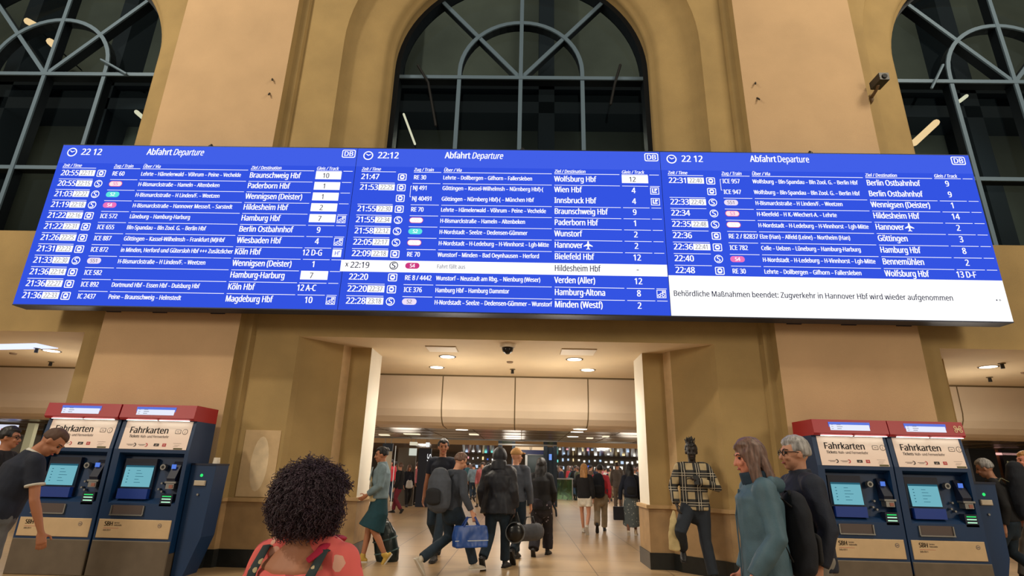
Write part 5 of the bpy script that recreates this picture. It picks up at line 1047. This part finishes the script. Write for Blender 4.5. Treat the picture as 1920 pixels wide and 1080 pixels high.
# 5 man facing the camera behind the rucksack wearer
l5 = P(832, 822, 10.6); m5 = human('person with dark hair facing the camera, in dark tee, behind the grey rucksack', (l5.x, 10.6), 168, l5.z, dict(WALK_L, lwri=(-.16, .22, 1.12), lelb=(-.25, .0, 1.14)), 'tan',
           dict(mat=NAVY, t=.022, sleeve='short', name='tee_shirt'), dict(mat=JEANS), ('short', HAIR['black']), heady=25)
hp = m5['w'](m5['J']['lwri']); g = MB(); g.loft([((0, 0, 0), .09, .06), ((0, 0, .14), .10, .06)], 16); o = soft(g, 'red_bag', cloth('red bag', (190, 54, 66)), None, .012, 3); o.location = hp+V3((0.05, -.06, -.05)); tag(o, 'small red bundle held by the dark haired person facing the camera', 'bag')
# 6 rucksack wearer with blue bag
l6 = F(835, 1076); t6 = P(860, 845, l6.y)
p6 = human('person in charcoal hoodie with grey rucksack walking right, carrying blue shopping bag', (l6.x+.04, l6.y), -48, t6.z, dict(WALK_R, rknee=(.1, .24, .53), rank=(.09, .40, .12), lank=(-.10, -.42, .22), relb=(.30, -.02, 1.15), rwri=(.36, .12, .92), lelb=(-.27, -.06, 1.16), lwri=(-.2, .18, 1.12)), 'light',
           dict(mat=CHAR, name='hoodie', t=.035, hem=.90, hood=1), dict(mat=JEANS, t=.02), ('short', HAIR['brown']), shoe=(196, 186, 170), lean=7, headp=14, heady=-10)
bp = p6['w'](p6['up']((-.02, -.23, .95))); backpack('large grey rucksack with black front worn by charcoal hoodie walker', bp, R(-30), .42, .30, .48, cloth('rucksack grey', (74, 80, 92)), cloth('rucksack black', (30, 32, 38)))
def shopping_bag(label, hand, rz, w_, d_, h_, m, mh, name='shopping_bag'):
    root = empty(name, hand-V3((0, 0, h_+.13)), rz, label, 'bag')
    g = MB(); pr = [(-w_*.5, 0), (w_*.5, 0), (w_*.54, h_*.5), (w_*.5, h_), (-w_*.5, h_), (-w_*.54, h_*.5)]
    vs = [(x, -d_*.5*(1-.5*z/h_), z) for x, z in pr]+[(x, d_*.5*(1-.5*z/h_), z) for x, z in pr]; n = 6
    g.add(vs, [tuple(range(n)), tuple(range(2*n-1, n-1, -1))]+[(i, n+i, n+(i+1) % n, (i+1) % n) for i in range(n)]); soft(g, 'bag_body', m, root, .014, 2, .008, 8)
    for sg in (-1, 1):
        g = MB(); g.loft([((-w_*.25, sg*d_*.25, h_*.95), .015, .004), ((-w_*.12, sg*d_*.1, h_+.11), .015, .004), ((w_*.12, sg*d_*.1, h_+.11), .015, .004), ((w_*.25, sg*d_*.25, h_*.95), .015, .004)], 8); g.build('handle', mh, root, True)
    g = MB(); g.box((-w_*.52, -d_*.42, h_*.30), (w_*.52, -d_*.40, h_*.34)); g.build('white_stripe', mat('white stripe', (190, 200, 210), .5), root)
    return root
hp = p6['w'](p6['J']['rwri'])+V3((0, 0, -.06)); shopping_bag('blue woven shopping bag with pale stripe hanging from the charcoal hoodie walker', hp, R(25), .50, .18, .30, mat('blue woven plastic', (20, 70, 150), .35, noise_amt=.15), mat('blue strap', (16, 56, 130), .5))
# 7 hooded walker in black puffer with bags
l7 = F(930, 1066); t7 = P(940, 838, l7.y)
p7 = human('hooded person in black puffer jacket and dark jeans walking away', (l7.x, l7.y), -14, t7.z-.02, dict(WALK_R, rknee=(.10, .12, .52), rank=(.10, .14, .09), lknee=(-.11, .0, .47), lank=(-.13, -.26, .17), fat=1.12), 'brown',
           dict(mat=PUFF, name='puffer_jacket', t=.085, hem=.80, amp=.014, flare=.12), dict(mat=JEANS, t=.022), ('hood', PUFF), shoe=(44, 46, 52), lean=3)
hp = P(966, 998, l7.y-.02); root = empty('round_bag', hp, 0, 'round black bag hanging at the hip of the hooded puffer walker', 'bag')
g = MB(); g.ell((0, 0, 0), (.15, .12, .155), 22, 16); soft(g, 'bag_body', mat('black vinyl', (12, 14, 18), .3), root, .012, 2); g = MB(); g.tube([(-.10, 0, .12), (-.04, 0, .26), (.02, 0, .30), (.07, 0, .13)], .014, 8); g.build('strap', M_BLACK, root, True)
g = MB(); n = 22; g.tube([(.152*math.cos(2*math.pi*i/n), -.06, .155*math.sin(2*math.pi*i/n)) for i in range(n+1)], .008, 6); g.build('zip', mat('dull zip', (90, 96, 104), .4), root, True)
hp = P(992, 1000, l7.y+.4); root = empty('holdall', hp, R(10), 'grey holdall between the round black bag and star print trousers', 'bag')
g = MB(); g.loft([((-.14, 0, 0), .12, .13), ((.14, 0, .03), .12, .14)], 18, 1, 1, hint=(0, 1, 0)); soft(g, 'bag_body', cloth('holdall grey', (78, 80, 88)), root, .014, 3, .008); g = MB(); g.tube([(-.09, 0, .12), (-.05, 0, .25), (.06, 0, .26), (.10, 0, .13)], .014, 8); g.build('handle', M_BLACK, root, True)
# 8 person with tan cap
l8 = P(968, 838, 10.4); human('person in tan cap and slate jacket, mostly hidden by the hooded walker', (l8.x, 10.4), -20, l8.z-.01, dict(WALK_L), 'light', dict(mat=cloth('slate', (84, 92, 108)), name='jacket', t=.035), dict(mat=JEANS), ('cap', TANC), heady=-30)
# 9 woman in star print trousers
l9 = F(1014, 1042); t9 = P(1012, 858, l9.y)
p9 = human('person with long black hair, dark jacket and star print trousers walking away', (l9.x, l9.y), -12, t9.z, dict(WALK_R, rank=(.09, .2, .09), lank=(-.1, -.2, .12), relb=(.24, .02, 1.15), rwri=(.22, .16, .98)), 'light', dict(mat=BLACKC, name='jacket', t=.045, hem=.82), dict(mat=STARS, t=.045, amp=.012), ('long', HAIR['black'], .42), shoe=(40, 36, 36), female=True, heady=-12)
hp = p9['w'](p9['J']['rwri'])+V3((.0, .0, -.16)); g = MB(); g.tube([(-.02, 0, .12), (.04, 0, .0), (.05, 0, -.10)], .02, 8); g.ell((-.02, 0, .14), (.04, .03, .03), 12, 8); o = soft(g, 'umbrella', mat('folded umbrella', (20, 34, 50), .5), None, .008, 2); o.location = hp; tag(o, 'small dark folded umbrella held by the star print trousers walker', 'umbrella')
# 10-13 group walking away at right of the passage
l, h = put(1097, 1001, 1096, 869); human('person with long reddish blonde hair, black top and white shorts walking away', l, -14, h, dict(WALK_L, lelb=(-.26, .06, 1.2), lwri=(-.2, .14, 1.38)), 'light', dict(mat=BLACKC, t=.04, hem=.90, name='sweater'), dict(kind='shorts', mat=WHITE, t=.02), ('long', HAIR['blonde'], .26), shoe=(206, 198, 186), female=True)
l, h = put(1126, 1000, 1134, 870); l = (l[0]+.06, l[1]+.25); p11 = human('person in red shirt and beige trousers with black backpack, walking away', l, -6, h, dict(WALK_R, lank=(-.12, -.36, .22)), 'light', dict(mat=RED, t=.03), dict(mat=BEIGE, t=.03), ('short', HAIR['black']), shoe=(30, 34, 44))
backpack('black backpack on the red shirt walker, right of passage', p11['w'](p11['up']((-.06, -.22, .98))), R(-6), .34, .24, .50, cloth('pack black', (16, 22, 34)), BLACKC)
l, h = put(1160, 958, 1159, 868); human('person in grey jacket and brownish trousers standing in the passage crowd', l, -20, h, {}, 'light', dict(mat=GREYC, t=.045, name='jacket', hem=.85), dict(mat=cloth('taupe', (108, 98, 90))), ('short', HAIR['dark']))
l, h = put(1186, 1004, 1187, 869); p13 = human('person in grey leaf print skirt with navy backpack beside the white right jamb', l, -8, h, dict(WALK_R, rank=(.09, .1, .09), lank=(-.1, -.1, .09), lelb=(-.26, 0, 1.12), lwri=(-.28, .02, .86)), 'brown', dict(mat=NAVY, t=.03), dict(kind='skirt', mat=LEAFY, len=.25, t=.02, flare=.02), ('long', HAIR['black'], .3), shoe=(200, 180, 150), female=True)
backpack('navy backpack on leaf print skirt walker by the right jamb', p13['w'](p13['up']((0, -.20, 1.0))), R(-8), .32, .2, .42, NAVY, BLACKC)
hp = p13['w'](p13['J']['lwri']); g = MB(); g.box((-.16, -.06, -.42), (.16, .06, -.10)); g.tube([(-.07, 0, -.10), (-.05, 0, -.02), (.05, 0, -.02), (.07, 0, -.10)], .012, 6); o = soft(g, 'hand_bag', mat('black bag', (20, 26, 38), .4), None, .012, 2); o.location = hp+V3((-.02, 0, -.05)); tag(o, 'small black bag hanging from the hand of leaf print skirt walker', 'bag')
# 14 man leaning on the right pier
y14 = 9.05; l14 = P(1290, 832, y14)
p14 = human('person with short upright twists in black and cream plaid shirt leaning on right pier', (l14.x+.04, y14), 172, l14.z-.0, dict(rknee=(.26, .30, .62), rank=(.20, -.02, .40), rtoe=(.1, .9, -.45), lknee=(-.09, .05, .50), lank=(-.14, .14, .09), lelb=(-.30, .06, 1.17), lwri=(-.02, .22, 1.26), lhand=(.9, .1, .3), relb=(.28, -.02, 1.16), rwri=(.26, .12, .95)), 'deep',
           dict(mat=plaid_mat(), name='plaid_shirt', t=.04, hem=.88, amp=.01), dict(mat=cloth('dark slate trousers', (30, 38, 50)), t=.02), ('dread', HAIR['black']), shoe=(30, 30, 34), heady=-5)
hp = p14['w']((.0, .25, 1.27)); g = MB(); g.box((-.037, -.006, -.07), (.037, .006, .07)); o = g.build('mobile_phone', M_BLACK); o.location = hp; o.rotation_euler = (R(-20), 0, 0); tag(o, 'black mobile phone held at the chest of the plaid shirt leaner', 'phone')
g = MB(); g.loft([((0, 0, 0), .085, .03), ((0, 0, .20), .08, .035), ((.01, 0, .40), .05, .03), ((.02, 0, .52), .02, .012)], 16); o = soft(g, 'cloth_bag', cloth('pale cloth bag', (196, 178, 132)), None, .012, 3, .01); a = P(1265, 1030, 8.85); o.location = a; tag(o, 'pale cloth bag hanging beside the raised knee of the plaid shirt leaner', 'bag')
# 15, 16 pair passing at right
l15 = P(1410, 820, 4.2)
p15 = human('person in teal rain jacket with long light brown hair looking up left', (l15.x, 4.2), 84, l15.z, dict(WALK_R, relb=(.24, -.02, 1.13), lelb=(-.24, -.02, 1.13), lwri=(-.22, .16, .88), rwri=(.24, .10, .86)), 'rosy',
           dict(mat=TEALJ, name='rain_jacket', t=.042, hem=.70, collar=1, hood=1, amp=.009, flare=.06), dict(mat=JEANS), ('long', HAIR['brown'], .20), shoe=(60, 60, 66), female=True, vox=.01, headp=8)
g = MB(); u = p15['up']; g.loft([(u((0, .0, 1.46)), .098, .10), (u((0, .012, 1.545)), .092, .105)], 20, 0, 0); g.scale(p15['s']); soft(g, 'collar', cloth('navy collar', (30, 52, 70)), p15['root'], .01, 3, .004)
g = MB(); g.loft([(u((-.10, -.06, 1.47)), .035, .05), (u((0, -.135, 1.455)), .06, .06), (u((.10, -.06, 1.47)), .035, .05)], 14); g.scale(p15['s']); soft(g, 'hood', TEALJ, p15['root'], .012, 4, .004)
g = MB(); g.loft([(u((.005, .168, .78)), .012, .004), (u((.005, .162, 1.0)), .012, .004), (u((.005, .165, 1.25)), .012, .004), (u((.005, .130, 1.42)), .012, .004)], 8); g.scale(p15['s']); g.build('zip_flap', cloth('teal flap', (58, 86, 102)), p15['root'], True)
g = MB(); g.ell(u((-.205, .05, 1.33)), (.012, .012, .010), 10, 6); g.scale(p15['s']); g.build('sleeve_mark', mat('pale mark', (220, 226, 226), .5), p15['root'], True)
backpack('black backpack worn by the teal jacket passer-by', p15['w'](p15['up']((0, -.235, .93))), R(84), .30, .20, .46, cloth('pack black', (16, 22, 34)), BLACKC)
l16 = P(1489, 815, 4.5)
human('grey haired person with glasses, navy jacket and stone trousers passing at right', (l16.x, 4.5), 88, l16.z, dict(WALK_L, glasses=1, lwri=(-.25, .06, .90), rwri=(.26, .14, .9)), 'light',
           dict(mat=NAVYJ, name='jacket', t=.045, hem=.86, collar=1, amp=.009), dict(mat=STONE, t=.03, amp=.01), ('short', HAIR['grey']), shoe=(50, 46, 42), vox=.01)
# 17, 18 walkers at the right edge
l17 = P(1856, 857, 8.75)
p17 = human('person in dark clothes with bulky black backpack walking left at right edge', (l17.x+.05, 8.75), 48, l17.z, dict(WALK_L), 'light', dict(mat=BLACKC, t=.04, name='jacket'), dict(mat=JEANS), ('short', HAIR['grey']), shoe=(40, 40, 46), lean=8, headp=8)
backpack('bulky black backpack with pale patch on the dark walker at right edge', p17['w'](p17['up']((0.0, -.21, 1.02))), R(48), .40, .30, .66, cloth('pack black', (16, 22, 34)), cloth('pack olive', (120, 120, 96)))
l18 = P(1920, 845, 9.4)
human('blond passer-by cut off by the right edge of the view', (l18.x, 9.4), 80, l18.z, dict(WALK_R), 'rosy', dict(mat=BLACKC, t=.04, name='jacket'), dict(mat=GREYJ), ('short', HAIR['blonde']))
# 19-24 walkers in the middle distance
for uf, vf, uh, vh, hdg, sk, topm, botm, hr, lb, fem, nm in (
    (744, 962, 745, 867, 75, 'light', BLACKC, MAROON, ('short', HAIR['brown']), 'person in black jacket and maroon trousers walking left beyond the bulkhead', False, 'jacket'),
    (762, 950, 765, 871, -150, 'light', NAVY, BLACKC, ('long', HAIR['brown'], .2), 'person in dark coat with white handbag behind the maroon trousers walker', True, 'coat'),
    (712, 930, 711, 862, 10, 'tan', BLACKC, JEANS, ('short', HAIR['black']), 'person in black standing close to the white left jamb', False, 'jacket'),
    (728, 940, 726, 861, 190, 'rosy', RED, JEANS, ('long', HAIR['black'], .2), 'person in red top and jeans left of the maroon trousers walker', True, 'top'),
    (791, 935, 791, 872, 0, 'light', BLACKC, BLACKC, ('short', HAIR['dark']), 'person all in black in front of the navy advertising column', False, 'jacket'),
    (777, 925, 778, 876, 170, 'light', GREYC, JEANS, ('short', HAIR['brown']), 'person in mid grey coat beside the grey kiosk front', False, 'coat'),
    (898, 911, 899, 866, 5, 'tan', GREYC, BEIGE, ('short', HAIR['black']), 'person in grey sweater walking away left of the hooded walker', False, 'sweater'),
    (886, 905, 888, 864, 10, 'light', DENIM, JEANS, ('short', HAIR['dark']), 'person in pale blue jacket and jeans left of the hooded walker', False, 'jacket'),
    (912, 906, 913, 867, 15, 'light', JEANS, BLACKC, ('short', HAIR['black']), 'person in blue sweater and black trousers just left of hooded walker', False, 'sweater')):
    l, h = put(uf, vf, uh, vh); h = min(1.85, max(1.58, h))
    if l[1] > 38: q = P(uh, 880, 30+4*((uh*7) % 3)/2); l = (q.x, q.y); h = 1.76
    human(lb, l, hdg, h, dict(WALK_R, rank=(.09, .2, .09), rknee=(.1, .14, .52), lank=(-.1, -.2, .13)), sk, dict(mat=topm, t=.035, name=nm, hem=.85), dict(mat=botm), hr, vox=.018, detail=False, female=fem)
l = F(768, 950); g = MB(); g.loft([((0, 0, 0), .15, .06), ((0, 0, .2), .12, .05)], 16); g.tube([(-.09, 0, .2), (0, 0, .42), (.09, 0, .2)], .012, 6); o = soft(g, 'hand_bag', mat('white handbag', (206, 206, 206), .4), None, .014, 2); o.location = (l.x-.02, l.y-.3, .75); tag(o, 'white handbag carried by the dark coat walker near kiosk', 'bag')
# crowd far down the concourse: six builds, then copies with clothes of their own
rr = random.Random(21); protos = []
tones = [('black', (22, 22, 26)), ('navy', (28, 36, 60)), ('grey', (98, 96, 96)), ('red', (178, 50, 60)), ('white', (206, 200, 190)), ('teal', (40, 84, 92)), ('brown', (96, 72, 54)), ('pink', (206, 120, 130)), ('olive', (80, 82, 58)), ('blue', (50, 82, 140)), ('beige', (186, 164, 130))]
legt = [('black', (20, 20, 24)), ('jeans blue', (42, 62, 88)), ('beige', (150, 134, 110)), ('grey', (90, 90, 92))]
dummy = cloth('crowd', (80, 80, 80))
for i, (ps, hk, fem) in enumerate(((WALK_R, ('short', HAIR['dark']), False), (WALK_L, ('long', HAIR['brown'], .2), True), (STAND, ('short', HAIR['black']), False), (dict(WALK_R, lwri=(-.12, .26, 1.25), lelb=(-.26, .04, 1.16)), ('pony', HAIR['black']), True), (STAND, ('short', HAIR['brown']), False), (WALK_L, ('long', HAIR['black'], .3), True))):
    protos.append(human('x', (0, 0), 0, 1.74, ps, ('light', 'tan', 'brown', 'light', 'tan', 'light')[i], dict(mat=dummy, t=.035, name='jacket', hem=.86), dict(mat=dummy), hk, vox=.022, detail=False, female=fem)['root'])
flush()
kids = {p.name: [c for c in COL.objects if c.parent == p] for p in protos}
sub = {c.name: [d for d in COL.objects if d.parent == c] for p in protos for c in kids[p.name]}
spots = []
while len(spots) < 84:
    u = rr.choice([rr.uniform(1046, 1196)]*5+[rr.uniform(868, 930)]*1+[rr.uniform(716, 812)]*1); y = rr.uniform(24.5, 44)
    x = P(u, 880, y).x
    if any((x-a)**2+(y-b)**2 < .8 for _, b, a in spots) or (x < 5.4 and x > -1.5 and y < 30.5): continue
    spots.append((u, y, x))
spots.sort(key=lambda q: q[0]); seen = {}; first = {}
for j, (u, y, x) in enumerate(spots):
    p = protos[rr.randrange(6)]; k = kids[p.name]
    r = p.copy(); COL.objects.link(r); q = P(u, 880, y); r.location = (q.x, y, 0); r.rotation_euler.z = R(rr.choice([0, 180, 90, -90])+rr.uniform(-30, 30)); sc = rr.uniform(.95, 1.06); r.scale = (sc, sc, sc)
    tn, tc_ = tones[rr.randrange(len(tones))]; ln, lc = legt[rr.randrange(len(legt))]
    for c in k:
        d = c.copy(); COL.objects.link(d); d.parent = r
        if d.name.startswith(('jacket', 'trousers')):
            d.material_slots[0].link = 'OBJECT'; d.material_slots[0].material = cloth('crowd '+(tn if d.name.startswith('jacket') else 'leg '+ln), tc_ if d.name.startswith('jacket') else lc)
        for e in sub[c.name]: f = e.copy(); COL.objects.link(f); f.parent = d
    place = 'right of glass balustrade' if u > 1040 else 'left of the portal' if u > 850 else 'by the kiosk'
    key = (tn, ln, place); seen[key] = seen.get(key, 0)+1
    r['label'] = '%s person in %s top and %s trousers, far crowd %s' % (['leftmost', 'second', 'third', 'fourth', 'fifth', 'sixth', 'seventh', 'eighth'][seen[key]-1], tn, ln, place)
    r['category'] = 'person'; r['group'] = 'distant crowd in the concourse'
for p in protos:
    for c in kids[p.name]:
        for d in sub[c.name]: bpy.data.objects.remove(d)
        bpy.data.objects.remove(c)
    bpy.data.objects.remove(p)
